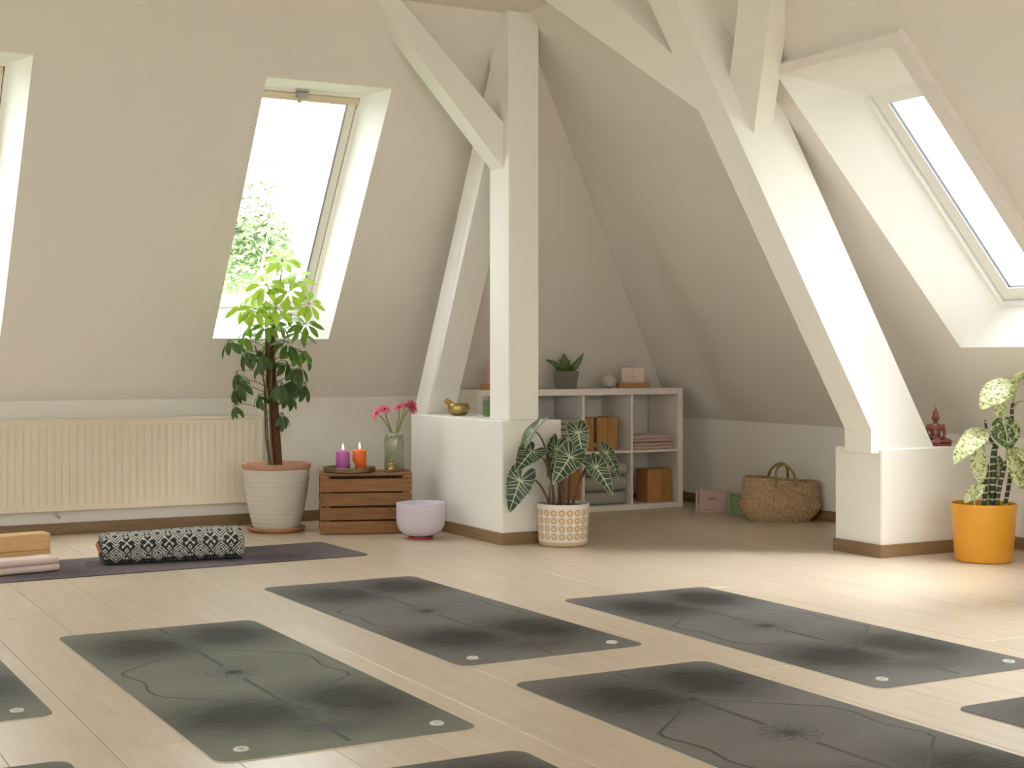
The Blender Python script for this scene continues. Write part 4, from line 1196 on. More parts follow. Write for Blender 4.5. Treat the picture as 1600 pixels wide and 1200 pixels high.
for k, (pts) in enumerate([[(424, 730, -.03), (419, 690, -.03), (416, 640, -.035), (416, 590, -.03), (420, 550, -.03), (428, 500, -.02), (436, 450, 0), (441, 420, 0)],
                          [(427, 731, -.04), (423, 690, -.045), (421, 640, -.04), (425, 580, -.035), (431, 540, -.03), (428, 505, 0), (415, 470, 0.02)],
                          [(421, 730, -.01), (415, 680, -.01), (414, 640, -.01), (413, 600, -.02), (405, 560, -.03), (398, 540, -.03)]]):
    g = G(); g.tube([att(x, y, d) - O_ for x, y, d in pts], [0.0055, .0052, .005, .0048, .0045, .004, .0035, .003][:len(pts)], 8); g.obj('stem', M_STEMB, ut, smooth=50)
g = G()
for z_ in (0.48, 0.62, 0.78):
    yy_ = HOR + (CAM_H-z_)*FPX/dT; u = att(polyx(yy_), yy_) - O_
    g.tube([u + Vector((0.034*math.cos(a*math.pi/8)-0.004, 0.034*math.sin(a*math.pi/8), 0)) for a in range(16)], 0.0015, 5, closed=True)
tieo = g.obj('plant_tie', M_GASK, ut); tieo['kind'] = 'stuff'
def leaflet_mesh(mat, L=0.128, W=0.042):
    q = G(); vs = []; n = 7
    for i in range(n+1):
        u = i/n
        w = W*0.5*(math.sin(math.pi*u**1.15)**0.75 if 0 < u < 1 else 0) + (0.0012 if u == 0 else 0)
        y = 0.026 + (L-0.026)*u; z = -0.020*u*u
        for s in (-1, 0, 1): vs.append((s*w, y, z + abs(s)*w*0.22))
    q.add(vs, [(3*i+c, 3*i+c+1, 3*i+c+4, 3*i+c+3) for i in range(n) for c in range(2)])
    q.tube([(0, 0, 0), (0, 0.03, 0)], 0.0013, 4, caps=False)
    return q.mesh('leaflet', mat, 60, recalc=False)
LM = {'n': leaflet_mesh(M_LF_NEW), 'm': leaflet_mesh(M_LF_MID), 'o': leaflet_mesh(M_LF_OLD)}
rl = random.Random(11)
# hub px, hub py, depth offset, size, droop (degrees), leaflets, kind
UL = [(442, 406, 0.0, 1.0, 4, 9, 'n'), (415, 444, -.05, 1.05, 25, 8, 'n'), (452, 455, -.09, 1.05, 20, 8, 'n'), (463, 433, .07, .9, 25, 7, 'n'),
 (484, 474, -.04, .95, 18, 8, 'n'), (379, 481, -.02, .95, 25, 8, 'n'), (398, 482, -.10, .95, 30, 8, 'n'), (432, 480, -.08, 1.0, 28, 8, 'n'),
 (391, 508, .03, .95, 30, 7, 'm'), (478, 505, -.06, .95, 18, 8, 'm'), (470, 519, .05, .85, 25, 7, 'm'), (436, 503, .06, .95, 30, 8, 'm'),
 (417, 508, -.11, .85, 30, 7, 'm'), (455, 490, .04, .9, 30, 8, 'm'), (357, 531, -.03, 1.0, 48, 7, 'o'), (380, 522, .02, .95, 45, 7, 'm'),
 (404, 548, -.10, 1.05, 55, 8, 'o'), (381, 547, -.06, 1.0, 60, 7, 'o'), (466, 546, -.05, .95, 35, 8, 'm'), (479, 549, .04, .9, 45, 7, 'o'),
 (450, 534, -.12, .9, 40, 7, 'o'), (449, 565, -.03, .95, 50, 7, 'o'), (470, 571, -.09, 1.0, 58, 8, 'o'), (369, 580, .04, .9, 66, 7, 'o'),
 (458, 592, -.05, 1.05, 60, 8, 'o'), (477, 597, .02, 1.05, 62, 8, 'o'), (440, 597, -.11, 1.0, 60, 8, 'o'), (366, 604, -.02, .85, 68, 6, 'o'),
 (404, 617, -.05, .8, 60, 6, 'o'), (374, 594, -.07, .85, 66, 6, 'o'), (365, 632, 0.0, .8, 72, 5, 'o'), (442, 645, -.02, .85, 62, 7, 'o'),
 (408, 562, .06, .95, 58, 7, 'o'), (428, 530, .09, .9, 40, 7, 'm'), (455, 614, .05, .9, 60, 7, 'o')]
for (hx, hy, dd, sc_, dr, nl, kd) in UL:
    hub = att(hx, hy, dd)
    ty = hy + (22 if kd == 'n' else 16) + rl.uniform(-4, 8)
    ty = max(ty, 430)
    root = att(polyx(ty), ty, -0.02)
    lf = bpy.data.objects.new('leaf', None)
    outw = hub - root; outw.z = 0
    outd = outw.normalized() if outw.length > 0.01 else Vector((0, 0, 0))
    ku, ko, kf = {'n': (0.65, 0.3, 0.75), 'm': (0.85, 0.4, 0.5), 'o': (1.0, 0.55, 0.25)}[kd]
    nrm = (UP*ku + outd*ko - FWD*kf + Vector((rl.uniform(-.2, .2), rl.uniform(-.2, .2), 0))).normalized()
    q = G(); rr = root - hub
    mid = rr*0.5 + Vector((0, 0, 0.03 if dr < 40 else 0.05))
    q.tube(bez(rr, mid, (0, 0, 0), 8), [0.0022]*7+[0.0026], 6)
    lf = q.obj('leaf', M_STEMG if kd != 'o' else M_STEMB, ut, hub - O_, smooth=60)
    e1 = nrm.orthogonal().normalized(); e2 = nrm.cross(e1); a0 = rl.uniform(0, 6.28)
    for k in range(nl):
        a = a0 + 2*math.pi*k/nl + rl.uniform(-.12, .12)
        dg_ = (dr*{'n': 0.45, 'm': 0.65, 'o': 0.8}[kd] + rl.uniform(-10, 10))*D2R
        d = (e1*math.cos(a) + e2*math.sin(a))*math.cos(dg_) - nrm*math.sin(dg_)*0.5 - UP*math.sin(dg_)*0.7
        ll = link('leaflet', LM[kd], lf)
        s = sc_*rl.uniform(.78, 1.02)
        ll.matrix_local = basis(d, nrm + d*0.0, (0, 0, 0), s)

# ------------------------------------------------------------------ alocasia in the ringed pot
M_RING = N('ring_print_ceramic'); _m = M_RING; _s = _m.n('ShaderNodeSeparateXYZ'); _m.set(_s.inputs[0], _m.coords())
_a = _m.math('ARCTAN2', _s.outputs[1], _s.outputs[0])
_u = _m.math('SUBTRACT', _m.math('FRACT', _m.math('MULTIPLY_ADD', _a, 20/(2*math.pi), 0.35)), 0.5)
_z = _m.math('DIVIDE', _m.math('SUBTRACT', _s.outputs[2], 0.034), 0.0405)
_v = _m.math('SUBTRACT', _m.math('FRACT', _z), 0.5)
_wn = _m.math('MULTIPLY_ADD', _m.noise(_m.coords(), 45, 2), 0.10, -0.05)
_r = _m.math('ADD', _m.math('SQRT', _m.math('ADD', _m.math('MULTIPLY', _u, _u), _m.math('MULTIPLY', _v, _v))), _wn)
_in = _m.math('MULTIPLY', _m.math('GREATER_THAN', _z, 0.0), _m.math('LESS_THAN', _z, 4.0))
_ring = _m.math('MULTIPLY', _in, _m.math('MULTIPLY', _m.math('GREATER_THAN', _r, 0.22), _m.math('LESS_THAN', _r, 0.415)))
_cen = _m.math('MULTIPLY', _in, _m.math('LESS_THAN', _r, 0.225))
_c = _m.mix(_m.math('GREATER_THAN', _s.outputs[2], 0.026), (0.62, 0.47, 0.33), (0.74, 0.68, 0.62))
_c = _m.mix(_ring, _c, (0.53, 0.36, 0.215)); _c = _m.mix(_cen, _c, (0.73, 0.56, 0.36))
_m.col(_c); _m.p(Roughness=0.5); M_RING = _m.m
ab = on_z(880, 851, 0); ab.z = 0
al = thing('potted_alocasia', ab, 'alocasia with white veined dark leaves in a pot printed with tan rings', 'plant')
g = G(); g.lathe([(0, 0), (0.112, 0), (0.120, 0.004), (0.1265, 0.014), (0.128, 0.025), (0.137, 0.214), (0.1375, 0.2165), (0.136, 0.218), (0.132, 0.216), (0.128, 0.12), (0, 0.12)], 64); g.obj('pot', M_RING, al, smooth=40)
g = G(); g.lathe([(0, 0.204), (0.132, 0.202), (0.131, 0.17), (0, 0.17)], 32); g.obj('soil', M_SOIL, al)
M_ALO = N('dark_alocasia_leaf'); _n = M_ALO.noise(M_ALO.coords(), 22, 3)
M_ALO.col(M_ALO.mix(_n, (0.012, 0.030, 0.014), (0.042, 0.078, 0.038))); M_ALO.p(Roughness=0.33); M_ALO = M_ALO.m
M_ALOP = N('silvery_alocasia_leaf'); _n = M_ALOP.noise(M_ALOP.coords(), 30, 3)
M_ALOP.col(M_ALOP.mix(_n, (0.05, 0.10, 0.06), (0.17, 0.25, 0.17))); M_ALOP.p(Roughness=0.35); M_ALOP = M_ALOP.m
M_VEIN = plain('pale_green_vein', (0.46, 0.52, 0.34), 0.5)
M_PETI = plain('brown_petiole', (0.13, 0.065, 0.03), 0.5, var=0.3, scale=30)
def alo_outline(n=72):
    """arrow-shaped outline around the hub; angle 0 = tip (+Y). returns list of (x, y), unit length"""
    key = [(0, 1.0), (6, .88), (12, .76), (20, .64), (32, .53), (48, .46), (66, .42), (88, .42), (110, .43), (132, .50), (148, .56), (158, .52), (166, .36), (174, .14), (180, .05)]
    o = []
    for i in range(n):
        a = 360*i/n; aa = a if a <= 180 else 360-a
        r = float(np.interp(aa, [k[0] for k in key], [k[1] for k in key]))
        if 12 < aa < 160: r *= 1 + 0.035*math.sin(aa*0.36)
        o.append((-r*math.sin(a*D2R), r*math.cos(a*D2R)))
    return o
def alo_leaf(hub, tip, nh, width, base_pt, mat, curl=0.25, cup=0.5, fold=0.3, bend=(0,0,0)):
    hub, tip = Vector(hub), Vector(tip)
    L = (tip-hub).length
    Z = lambda x, y: L*(-curl*(y*y if y > 0 else y*y*0.6) - cup*0.3*x*x + fold*abs(x)*0.6 + 0.025*math.sin(9*y+2)*abs(x)*2)
    out = alo_outline(); n = len(out)
    q = G(); vs = [(0, 0, 0)]
    rings = (0.3, 0.62, 0.86, 1.0)
    for k in rings:
        for (x, y) in out: vs.append((x*k*L*width, y*k*L, Z(x*k*width, y*k)))
    fs = [(0, 1+i, 1+(i+1) % n) for i in range(n)]
    for j in range(len(rings)-1):
        fs += [(1+j*n+i, 1+(j+1)*n+i, 1+(j+1)*n+(i+1) % n, 1+j*n+(i+1) % n) for i in range(n)]
    q.add(vs, fs)
    lo = q.obj('leaf', mat, al, smooth=80, recalc=False)
    M = basis(tip-hub, nh, hub - Vector(al.location)); lo.matrix_local = M
    q = G()
    def vein(pts, w0, w1):
        m = len(pts); vv = []
        P3 = [Vector((x*L*width, y*L, Z(x*width, y) + 0.0016)) for x, y in pts]
        for i in range(m):
            t = P3[min(i+1, m-1)] - P3[max(i-1, 0)]; t.normalize()
            s = Vector((-t.y, t.x, 0)); s.normalize()
            w = (w0 + (w1-w0)*i/(m-1))/2
            vv += [P3[i]-s*w, P3[i]+s*w]
        q.add(vv, [(2*i, 2*i+1, 2*i+3, 2*i+2) for i in range(m-1)])
    lin = lambda a, b, c=0.0, n_=6: [(a[0]+(b[0]-a[0])*t + c*math.sin(math.pi*t)*(-1 if b[0] < 0 else 1), a[1]+(b[1]-a[1])*t + abs(c)*0.4*math.sin(math.pi*t)) for t in [i/(n_-1) for i in range(n_)]]
    vein(lin((0, 0), (0, 0.99), 0, 10), 0.0085, 0.003)
    for s in (-1, 1):
        for (y0, ang) in ((0.0, 62), (0.0, 88), (0.0, 115), (0.0, 146), (0.22, 40), (0.42, 26), (0.62, 15), (0.12, 52)):
            i = int(round(ang/5)); p = out[i % n]
            p = (p[0]*0.97*(1 if s < 0 else -1), p[1]*0.97)
            vein(lin((0, y0), p, 0.02), 0.0045, 0.0022)
    # pale edge
    ev = [(x*0.985, y*0.985) for x, y in out]
    for s0 in range(0, n, 6): vein([ev[(s0+k) % n] for k in range(7)], 0.002, 0.002)
    v = q.obj('veins', M_VEIN, lo, recalc=False); v['kind'] = 'stuff'
    q = G(); h = hub - Vector(al.location); b = Vector(base_pt)
    q.tube(bez(b, Vector((b.x*1.1+h.x*0.15, b.y*1.1+h.y*0.15, h.z*0.85+0.08)) + Vector(bend), h, 12), [0.0075-0.0004*i for i in range(12)], 8)
    q.obj('petiole', M_PETI, al, smooth=60)
    return lo
dA = ab.dot(FWD)
A = lambda px, py, dd: at(px, py, dA+dd)
def foot(px, dd): 
    p = A(px, 783, dd) - ab; return (p.x, p.y, 0.18)
NF = -FWD
alo_leaf(A(813, 751, -.10), A(793, 802, -.10), NF*0.9 + UP*0.25 - RIGHT*0.25, 1.0, foot(862, -.02), M_ALO, 0.15, 0.3, 0.1, RIGHT*-0.03 + UP*0.03)
alo_leaf(A(833, 674, -.04), A(798, 722, -.12), NF*0.35 + UP*0.75 - RIGHT*0.75, 0.75, foot(866, 0.02), M_ALOP, 0.25, 0.5, 0.3)
alo_leaf(A(831, 706, -.10), A(806, 731, -.22), NF*0.8 + UP*0.55 - RIGHT*0.1, 1.05, foot(868, -.03), M_ALO, 0.2, 0.3, 0.15)
alo_leaf(A(890.5, 714, -.09), A(865, 755, -.16), NF*0.95 + UP*0.25 + RIGHT*0.1, 1.0, foot(882, -.03), M_ALO, 0.15, 0.3, 0.15)
alo_leaf(A(903, 676, 0.0), A(913, 716, -.04), NF*0.9 + UP*0.3 + RIGHT*0.2, 1.0, foot(888, 0.03), M_ALO, 0.2, 0.3, 0.2)
alo_leaf(A(931, 730, -.06), A(960.5, 771, -.12), NF*0.8 + UP*0.45 + RIGHT*0.3, 0.85, foot(892, -.02), M_ALO, 0.2, 0.4, 0.25, RIGHT*0.03)
alo_leaf(A(947, 708, 0.06), A(974.5, 745, 0.02), NF*0.6 + UP*0.55 + RIGHT*0.5, 0.8, foot(893, 0.02), M_ALO, 0.3, 0.5, 0.3, RIGHT*0.03)
alo_leaf(A(869, 702, 0.04), A(854, 748, 0.0), NF*0.9 + UP*0.2 - RIGHT*0.3, 0.75, foot(874, 0.03), M_ALO, 0.2, 0.4, 0.3)
alo_leaf(A(871, 690, 0.08), A(866, 707, 0.0), NF*0.6 + UP*0.3 + RIGHT*0.5, 0.9, foot(878, 0.05), M_ALO, 0.4, 0.6, 0.5)
for (x, y, dd) in ((864, 750, 0.0), (879, 748, -.03), (858, 757, -.03)):
    g = G(); f_ = Vector(foot(x+2, dd)); t_ = A(x, y, dd) - ab
    g.tube([f_, f_*0.5+t_*0.5, t_], [0.008, 0.007, 0.002], 8); g.obj('sheath', M_PETI, al, smooth=60)

# ------------------------------------------------------------------ dieffenbachia in the yellow pot
M_YEL = plain('mustard_glaze', (0.71, 0.325, 0.022), 0.32, var=0.03)
yb_ = on_z(1537, 876, 0); yb_.z = 0
di = thing('potted_dumb_cane', yb_, 'dumb cane with cream speckled leaves in a mustard yellow pot', 'plant')
g = G(); g.lathe([(0, 0), (0.122, 0), (0.130, 0.004), (0.1335, 0.014), (0.1525, 0.272), (0.152, 0.2755), (0.1495, 0.2765), (0.147, 0.274), (0.140, 0.15), (0, 0.15)], 64); g.obj('pot', M_YEL, di, smooth=40)
g = G(); g.lathe([(0, 0.238), (0.1445, 0.236), (0.1445, 0.22), (0, 0.22)], 32); g.obj('soil', M_SOIL, di)
def mk_speck(name, base, cream, thr, scale):
    m = N(name); t = m.t; co = m.coords('Object', (1, 1, 1), True)
    a = m.noise(co, scale, 4, 0.7, 0.8)
    f = m.ramp(a, (thr-0.03, (0, 0, 0)), (thr+0.03, (1, 1, 1)))
    c = m.mix(f, base, cream); m.col(c); m.p(Roughness=0.42)
    tl_ = m.n('ShaderNodeBsdfTranslucent'); m.set(tl_.inputs[0], c)
    mx = m.n('ShaderNodeMixShader'); mx.inputs[0].default_value = 0.3
    t.links.new(m.b.outputs[0], mx.inputs[1]); t.links.new(tl_.outputs[0], mx.inputs[2])
    t.links.new(mx.outputs[0], t.nodes['Material Output'].inputs[0]); return m.m
M_SPA = mk_speck('cream_speckled_leaf', (0.20, 0.27, 0.03), (0.74, 0.76, 0.48), 0.47, 55)
M_SPB = mk_speck('dark_speckled_leaf', (0.05, 0.10, 0.025), (0.52, 0.60, 0.34), 0.53, 50)
def ring_mat():
    m = N('ringed_cane'); s = m.n('ShaderNodeSeparateXYZ'); m.set(s.inputs[0], m.coords())
    w = m.math('SINE', m.math('MULTIPLY', m.math('ADD', s.outputs[2], m.math('MULTIPLY', m.noise(m.coords(), 20, 2), 0.02)), 190.0))
    m.col(m.mix(m.math('GREATER_THAN', w, 0.72), m.mix(m.noise(m.coords(), 70, 2), (0.012, 0.018, 0.008), (0.06, 0.08, 0.025)), (0.50, 0.47, 0.32))); m.p(Roughness=0.5); return m.m
M_CANE = ring_mat()
M_CANEG = plain('pale_green_stalk', (0.42, 0.47, 0.20), 0.5)
dY = yb_.dot(FWD)
Yp = lambda px, py, dd: at(px, py, dY+dd) - yb_
def cane(pts, r0, r1, mat, name='cane'):
    q = G(); P = [Yp(*p) for p in pts]; n = len(P)
    q.tube(P, [r0+(r1-r0)*i/(n-1) for i in range(n)], 12); return q.obj(name, mat, di, smooth=60)
cane([(1550.5, 798, 0), (1551, 760, 0), (1552, 720, 0), (1554, 702, 0), (1557, 696, 0)], 0.0185, 0.013, M_CANE)
cane([(1556, 698, 0), (1548, 688, -.01), (1541, 670, -.02), (1539, 656, -.02)], 0.009, 0.005, M_CANE)
cane([(1537, 798, -.02), (1540, 760, -.02), (1542, 726, -.02)], 0.013, 0.011, M_CANE)
cane([(1556, 797, -.03), (1560, 770, -.03), (1567, 738, -.03), (1573, 720, -.04)], 0.012, 0.009, M_CANE)
cane([(1569, 796, 0.03), (1576, 760, 0.03), (1581, 730, 0.03), (1581, 690, 0.03), (1581, 642, 0.02), (1583, 628, 0.02)], 0.0105, 0.009, M_CANE)
cane([(1583, 630, 0.02), (1585, 610, 0.02), (1583, 598, 0.0)], 0.007, 0.004, M_CANEG, 'stalk')
cane([(1582, 640, 0.02), (1590, 628, 0.0), (1604, 626, -.08)], 0.005, 0.003, M_CANEG, 'stalk')
cane([(1574, 722, -.04), (1573, 690, -.05), (1570, 660, -.06)], 0.0055, 0.003, M_CANEG, 'stalk')
cane([(1542, 728, -.02), (1537, 700, -.03), (1533, 688, -.03)], 0.006, 0.004, M_CANEG, 'stalk')
cane([(1522, 800, -.09), (1523, 775, -.09), (1526, 760, -.08)], 0.0042, 0.003, M_CANEG, 'stalk')
cane([(1573, 722, -.04), (1582, 708, -.05), (1592, 700, -.05)], 0.006, 0.004, M_CANEG, 'stalk')
def dleaf(base, tip, w, nh, mat, curl=0.25, fold=0.25):
    b, t = Vector(base), Vector(tip); L = (t-b).length
    n = 12; vs = []; K = 4
    for i in range(n+1):
        u = i/n
        ww = w*L*0.5*(math.sin(math.pi*min(1, 0.04+0.96*u)**0.85)**0.7 if u < 1 else 0.01)
        for k in range(-K, K+1):
            x = ww*k/K
            vs.append((x, L*u, -curl*L*(u-0.5)**2 + curl*L*0.25 + fold*abs(x) - fold*1.3*x*x/max(w*L*0.5, 1e-4) + 0.012*L*math.sin(u*17)*abs(k)/K))
    q = G(); m = 2*K+1
    q.add(vs, [(i*m+k, i*m+k+1, (i+1)*m+k+1, (i+1)*m+k) for i in range(n) for k in range(m-1)])
    o = q.obj('leaf', mat, di, smooth=80, recalc=False); o.matrix_local = basis(t-b, nh, b)
    q = G(); zc = lambda u: -curl*L*(u-0.5)**2 + curl*L*0.25
    for off in (0.0016,):
        vv = []
        for i in range(n+1):
            u = i/n*0.97; hw = 0.0032*(1-u)+0.0008
            vv += [(-hw, L*u, zc(u)+off), (hw, L*u, zc(u)+off)]
        q.add(vv, [(2*i, 2*i+1, 2*i+3, 2*i+2) for i in range(n)])
    q.obj('midrib', M_VEIN2, o, recalc=False)
    return o
M_VEIN2 = plain('cream_midrib', (0.66, 0.68, 0.44), 0.5)
dleaf(Yp(1583, 596, -.02), Yp(1531, 641, -.10), 0.58, NF*0.75 + UP*0.6 - RIGHT*0.3, M_SPA, 0.55)
dleaf(Yp(1573, 602, -.01), Yp(1558, 660, -.04), 0.34, NF*0.8 - RIGHT*0.6, M_SPA, 0.3)
dleaf(Yp(1566, 652, -.06), Yp(1575, 702, -.09), 0.98, NF*0.95 + UP*0.2 + RIGHT*0.15, M_SPB, 0.3)
dleaf(Yp(1543, 672, -.04), Yp(1490, 726, -.12), 0.44, NF*0.55 + UP*0.85 - RIGHT*0.2, M_SPA, 0.5)
dleaf(Yp(1528, 700, -.03), Yp(1533, 757, -.05), 0.46, NF*0.85 + UP*0.1 - RIGHT*0.4, M_SPA, 0.25)
dleaf(Yp(1540, 672, 0.02), Yp(1503, 682, 0.0), 0.5, UP*0.8 + NF*0.4, M_SPA, 0.4)
dleaf(Yp(1536, 757, -.05), Yp(1507, 786, -.07), 0.55, NF*0.7 + UP*0.6 - RIGHT*0.2, M_SPA, 0.4)
dleaf(Yp(1583, 699, -.05), Yp(1598, 768, -.08), 0.6, NF*0.9 + UP*0.2 + RIGHT*0.3, M_SPA, 0.3)
dleaf(Yp(1557, 712, 0.05), Yp(1561, 758, 0.04), 0.55, NF*0.8 + RIGHT*0.3, M_SPB, 0.25)
dleaf(Yp(1588, 600, -.06), Yp(1620, 578, -.25), 0.55, NF*0.7 + UP*0.7, M_SPA, 0.5)
dleaf(Yp(1604, 626, -.08), Yp(1632, 662, -.22), 0.55, NF*0.7 + UP*0.6 + RIGHT*0.3, M_SPA, 0.5)
dleaf(Yp(1592, 702, -.05), Yp(1622, 742, -.16), 0.6, NF*0.7 + UP*0.6 + RIGHT*0.3, M_SPA, 0.4)
dleaf(Yp(1545, 750, 0.03), Yp(1540, 785, 0.0), 0.6, NF*0.8 + UP*0.3, M_SPB, 0.3)

# ------------------------------------------------------------------ buddha statue on the rafter pier
M_MAHOG = N('red_brown_lacquered_wood'); _n = M_MAHOG.noise(M_MAHOG.coords(), 35, 3)
M_MAHOG.col(M_MAHOG.mix(_n, (0.145, 0.032, 0.022), (0.27, 0.075, 0.05))); M_MAHOG.p(Roughness=0.33, Coat_Weight=0.2); M_MAHOG = M_MAHOG.m
bpz = Vector((5.40, 5.515, PRZ+0.0005))
bd = thing('buddha_statue', bpz, 'red-brown seated buddha statue on the white pier behind the speckled plant', 'statue', -0.52)
g = G(); g.prism([(-0.071+0.01, -0.046), (0.071-0.01, -0.046), (0.071, -0.03), (0.071, 0.03), (0.06, 0.04), (-0.06, 0.04), (-0.071, 0.03), (-0.071, -0.03)], 2, 0, 0.012); g.obj('base', M_MAHOG, bd)
sculpt('body', sitting_figure(0.198), M_MAHOG, bd, 0.0030, (0, 0.005, 0.006), 2)

# ------------------------------------------------------------------ small folding crates and the basket by the east wall
M_PKC = plain('dusty_pink_plastic', (0.56, 0.39, 0.335), 0.5, var=0.05)
M_GNC = plain('mint_green_plastic', (0.25, 0.33, 0.17), 0.5, var=0.05)
def folding_crate(loc, rz, mat, label, w=0.19, d=0.13, h=0.125):
    t = thing('folding_crate', loc, label, 'crate', rz, 'small plastic folding crates along the wall')
    def bx(name, *a):
        q = G(); q.box(*a, 0.0015); return q.obj(name, mat, t)
    bx('bottom', -w/2+.004, w/2-.004, -d/2+.004, d/2-.004, 0.004, 0.008)
    for s in (-1, 1):
        y0, y1 = (-d/2, -d/2+0.005) if s < 0 else (d/2-0.005, d/2)
        q = G()
        a = 0.028; z0, z1 = 0.078, 0.098
        q.box(-w/2+.012, w/2-.012, y0, y1, 0.018, z0); q.box(-w/2+.012, -a, y0, y1, z0, z1); q.box(a, w/2-.012, y0, y1, z0, z1); (q.box(-a, a, y0, y1, z0, z1) if s > 0 else None); q.box(-w/2+.012, w/2-.012, y0, y1, z1, h-0.012)
        q.box(-w/2, w/2, y0-0.003, y1+0.001, h-0.012, h, 0.002); q.box(-w/2, w/2, y0-0.003, y1+0.001, 0.0, 0.016, 0.002)
        q.box(-w/2+.014, w/2-.014, y0-0.002, y0, 0.036, 0.041); q.box(-w/2+.014, w/2-.014, y0-0.002, y0, 0.062, 0.067)
        for k in (-0.062, -0.031, 0, 0.031, 0.062): q.box(k-0.002, k+0.002, y0-0.002, y0, 0.016, 0.074)
        o = q.obj('long_side', mat, t)
        x0, x1 = (-w/2, -w/2+0.005) if s < 0 else (w/2-0.005, w/2)
        q = G(); q.box(x0, x1, -d/2+.006, d/2-.006, 0.006, h-0.02); q.box(x0-0.001, x1+0.001, -d/2+.006, d/2-.006, h-0.026, h-0.016)
        q.obj('short_side', mat, t)
        for s2 in (-1, 1):
            q = G(); q.box(s*w/2-0.009, s*w/2+0.009, s2*d/2-0.009, s2*d/2+0.009, 0, h+0.004, 0.003); q.ball((s*w/2, s2*d/2-0.009, h-0.018), (0.005, 0.002, 0.005), 8, 5); q.ball((s*w/2, s2*d/2-0.009, 0.016), (0.005, 0.002, 0.005), 8, 5)
            q.obj('corner_post', mat, t)
    return t
pcp = on_z(1114.5, 800.5, 0) + FWD*0.05; pcp.z = 0
folding_crate(pcp, -0.62, M_PKC, 'small dusty pink folding crate with a sheet of paper in it, by the wall')
g = G(); q0 = Matrix.Translation(pcp) @ Matrix.Rotation(-0.62, 4, 'Z')
g.prismv([q0 @ Vector(p) for p in [(-0.076, -0.035, 0.06), (-0.032, -0.035, 0.05), (-0.012, -0.035, 0.118), (-0.03, -0.035, 0.128), (-0.076, -0.035, 0.146)]], (q0.to_3x3() @ Vector((0, 0.003, 0))))
tag(g.obj('paper_sheet', plain('cream_paper', (0.62, 0.50, 0.40), 0.8)), 'cream paper sticking out of the pink crate', 'paper')
gcp = on_z(1166, 806, 0) + FWD*0.05; gcp.z = 0
folding_crate(gcp, -0.62, M_GNC, 'small mint green folding crate half hidden behind the seagrass basket')

M_SEA = N('seagrass_weave'); _co = M_SEA.coords(); _n = M_SEA.noise(_co, 70, 4, 0.7)
_sx = M_SEA.n('ShaderNodeSeparateXYZ'); M_SEA.set(_sx.inputs[0], _co)
_an = M_SEA.math('ARCTAN2', _sx.outputs[1], _sx.outputs[0])
_zz = M_SEA.math('MULTIPLY', M_SEA.math('FLOOR', M_SEA.math('MULTIPLY', _sx.outputs[2], 94.0)), 1.5708)
_tw = M_SEA.math('SINE', M_SEA.math('ADD', M_SEA.math('MULTIPLY', _an, 58.0), M_SEA.math('MULTIPLY', _zz, 2.0)))
_cc = M_SEA.ramp(_n, (0.3, (0.34, 0.20, 0.09)), (0.5, (0.62, 0.43, 0.25)), (0.72, (0.78, 0.60, 0.40)))
M_SEA.col(M_SEA.mix(M_SEA.math('MULTIPLY_ADD', _tw, 0.22, 0.3), _cc, (0.46, 0.29, 0.14))); M_SEA.p(Roughness=0.85); M_SEA.bump(_tw, 0.7, 0.006); M_SEA = M_SEA.m
M_SEAH = plain('olive_seagrass_cord', (0.30, 0.205, 0.09), 0.85, var=0.3, scale=90)
kb = on_z(1219, 813.5, 0); kb.z = 0
dK = kb.dot(FWD)
kt = thing('basket', kb, 'round bellied seagrass basket with looped handles against the white wall', 'basket', -YAW)
def bprof(z):
    return float(np.interp(z, [0, 0.015, 0.05, 0.085, 0.108, 0.122, 0.20, 0.27], [0.160, 0.182, 0.216, 0.236, 0.240, 0.230, 0.222, 0.216]))
g = G(); nrow = 23; nb = 64
for i in range(nrow):
    z0 = 0.006 + i*0.0108
    pts = []
    for k in range(nb):
        a = 2*math.pi*k/nb; u = z0/0.25
        rim = 1 + u*(0.07 if True else 0)*(-math.cos(a))*0.9 + 0.02*u*math.sin(3*a+1)
        r = bprof(z0)*(1 + 0.012*math.sin(k*math.pi/2 + (i % 2)*math.pi))
        sq = 1 - 0.0*u
        pts.append((r*math.cos(a), r*math.sin(a)*0.7, z0*rim))
    g.tube(pts, 0.0068, 6, closed=True)
kk = g.obj('body', M_SEA, kt, smooth=60); kk['kind'] = 'stuff'
g = G(); vs = []
for i in range(nrow+1):
    z0 = min(0.004 + i*0.0108, 0.244)
    for k in range(nb):
        a = 2*math.pi*k/nb; u = z0/0.25
        rim = 1 - u*0.063*math.cos(a) + 0.02*u*math.sin(3*a+1)
        vs.append((0.985*bprof(z0)*math.cos(a), 0.985*bprof(z0)*math.sin(a)*0.7, z0*rim))
vs.append((0, 0, 0.004))
g.add(vs, [(i*nb+k, i*nb+(k+1) % nb, (i+1)*nb+(k+1) % nb, (i+1)*nb+k) for i in range(nrow) for k in range(nb)] + [(k, (nrow+1)*nb, (k+1) % nb) for k in range(nb)])
g.obj('lining', M_SEA, kt, smooth=60)
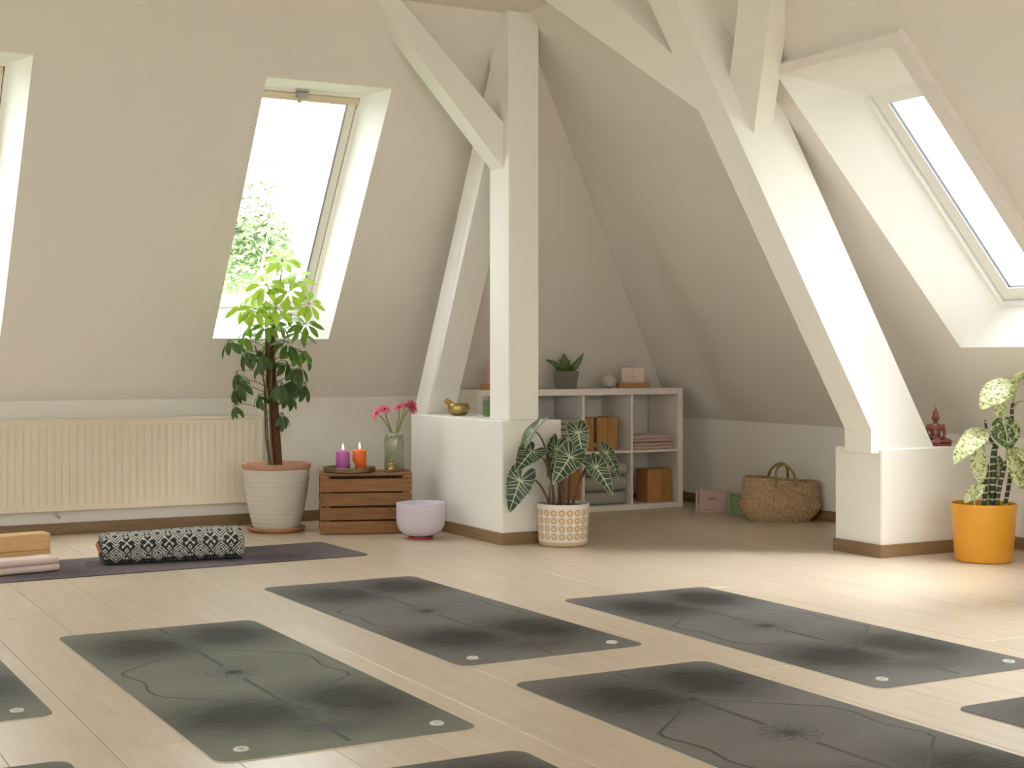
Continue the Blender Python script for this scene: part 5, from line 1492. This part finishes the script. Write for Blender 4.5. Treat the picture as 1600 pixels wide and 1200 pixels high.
for s in (-1, 1):
    q = G()
    y = s*0.145
    cxh = 0.005 if s < 0 else 0.016
    for off in (0, 0.009):
        pts = [(cxh-0.058-off, y+s*0.019, 0.215), (cxh-0.055-off, y+s*0.017, 0.25), (cxh-0.050-off*0.5, y*0.8, 0.295), (cxh-0.03, y*0.5, 0.325+off*0.8), (cxh, y*0.35, 0.335+off*0.9), (cxh+0.028, y*0.5, 0.325+off*0.8), (cxh+0.048+off*0.5, y*0.8, 0.295), (cxh+0.055+off, y+s*0.017, 0.25), (cxh+0.058+off, y+s*0.019, 0.215)]
        q.tube(pts, 0.0052, 8)
    q.obj('handle', M_SEAH, kt, smooth=60)

# ------------------------------------------------------------------ the garden tree outside the north skylights
M_TLEAF = leaf_mat('hazed_garden_leaf', (0.50, 0.56, 0.41), (0.64, 0.69, 0.54), 0.55, 0.6, 3)  # leaves bleached: overexposed haze put into the leaf colour
M_TBARK = plain('tree_bark', (0.62, 0.60, 0.54), 0.9, var=0.2, scale=3)
M_GRASS = plain('lawn', (0.12, 0.19, 0.05), 0.95, var=0.3, scale=1)
g = G(); g.box(-60, 60, -60, 90, -6.4, -6.0); tag(g.obj('ground', M_GRASS), 'mown lawn far below the attic windows', 'lawn', kind='structure')
def tree(base, h, blobs, label, seed, n):
    t = thing('garden_tree', base, label, 'tree', 0, 'trees outside the north skylights')
    q = G(); q.tube([(0, 0, 0), (0.1, 0, h*0.4), (0, 0.1, h*0.75), (0.1, 0, h*0.95)], [0.2, 0.13, 0.07, 0.03], 10)
    for b in blobs: q.tube([(0, 0, h*0.45), ((b[0])*0.5, b[1]*0.5, b[2]*0.75), (b[0], b[1], b[2])], [0.06, 0.035, 0.012], 7)
    q.obj('trunk', M_TBARK, t, smooth=50)
    r_ = random.Random(seed); vs = []; fs = []
    tot = sum(b[3]**2 for b in blobs)
    for b in blobs:
        for _ in range(int(n*b[3]**2/tot)):
            d = Vector((r_.gauss(0, 1), r_.gauss(0, 1), r_.gauss(0, 1))).normalized()
            rr = b[3]*(r_.random()**0.4)
            c = Vector(b[:3]) + Vector((d.x*rr, d.y*rr, d.z*rr*0.75))
            e1 = Vector((r_.gauss(0, 1), r_.gauss(0, 1), r_.gauss(0, .5))).normalized(); e2 = e1.orthogonal().normalized()
            s = r_.uniform(0.04, 0.085); o = len(vs)
            vs += [c - e1*s, c + e2*s*0.45, c + e1*s, c - e2*s*0.45]; fs.append((o, o+1, o+2, o+3))
    me = bpy.data.meshes.new('crown'); me.from_pydata(vs, [], fs); me.materials.append(M_TLEAF)
    c = link('crown', me, t); c['kind'] = 'stuff'
d0 = 22.0
T1 = at(335, 330, d0); base1 = Vector((T1.x, T1.y, -6.0))
def B(px, py, r, dd=0.0):
    p = at(px, py, d0+dd) - base1; return (p.x, p.y, p.z, r)
tree(base1, 9.0, [B(375, 350, 0.85), B(400, 285, 0.55), B(355, 400, 0.8, .8), B(425, 330, 0.55, -.5), B(430, 245, 0.3), B(395, 230, 0.35, .4), B(320, 330, 1.1), B(290, 260, .8), B(420, 385, 0.5), B(300, 420, 1.0), B(445, 350, 0.4), B(440, 300, 0.4), B(450, 390, 0.4), B(400, 410, .6), B(360, 300, .7)],
     'haze-whitened leafy tree seen through the skylight behind the umbrella tree', 5, 17000)
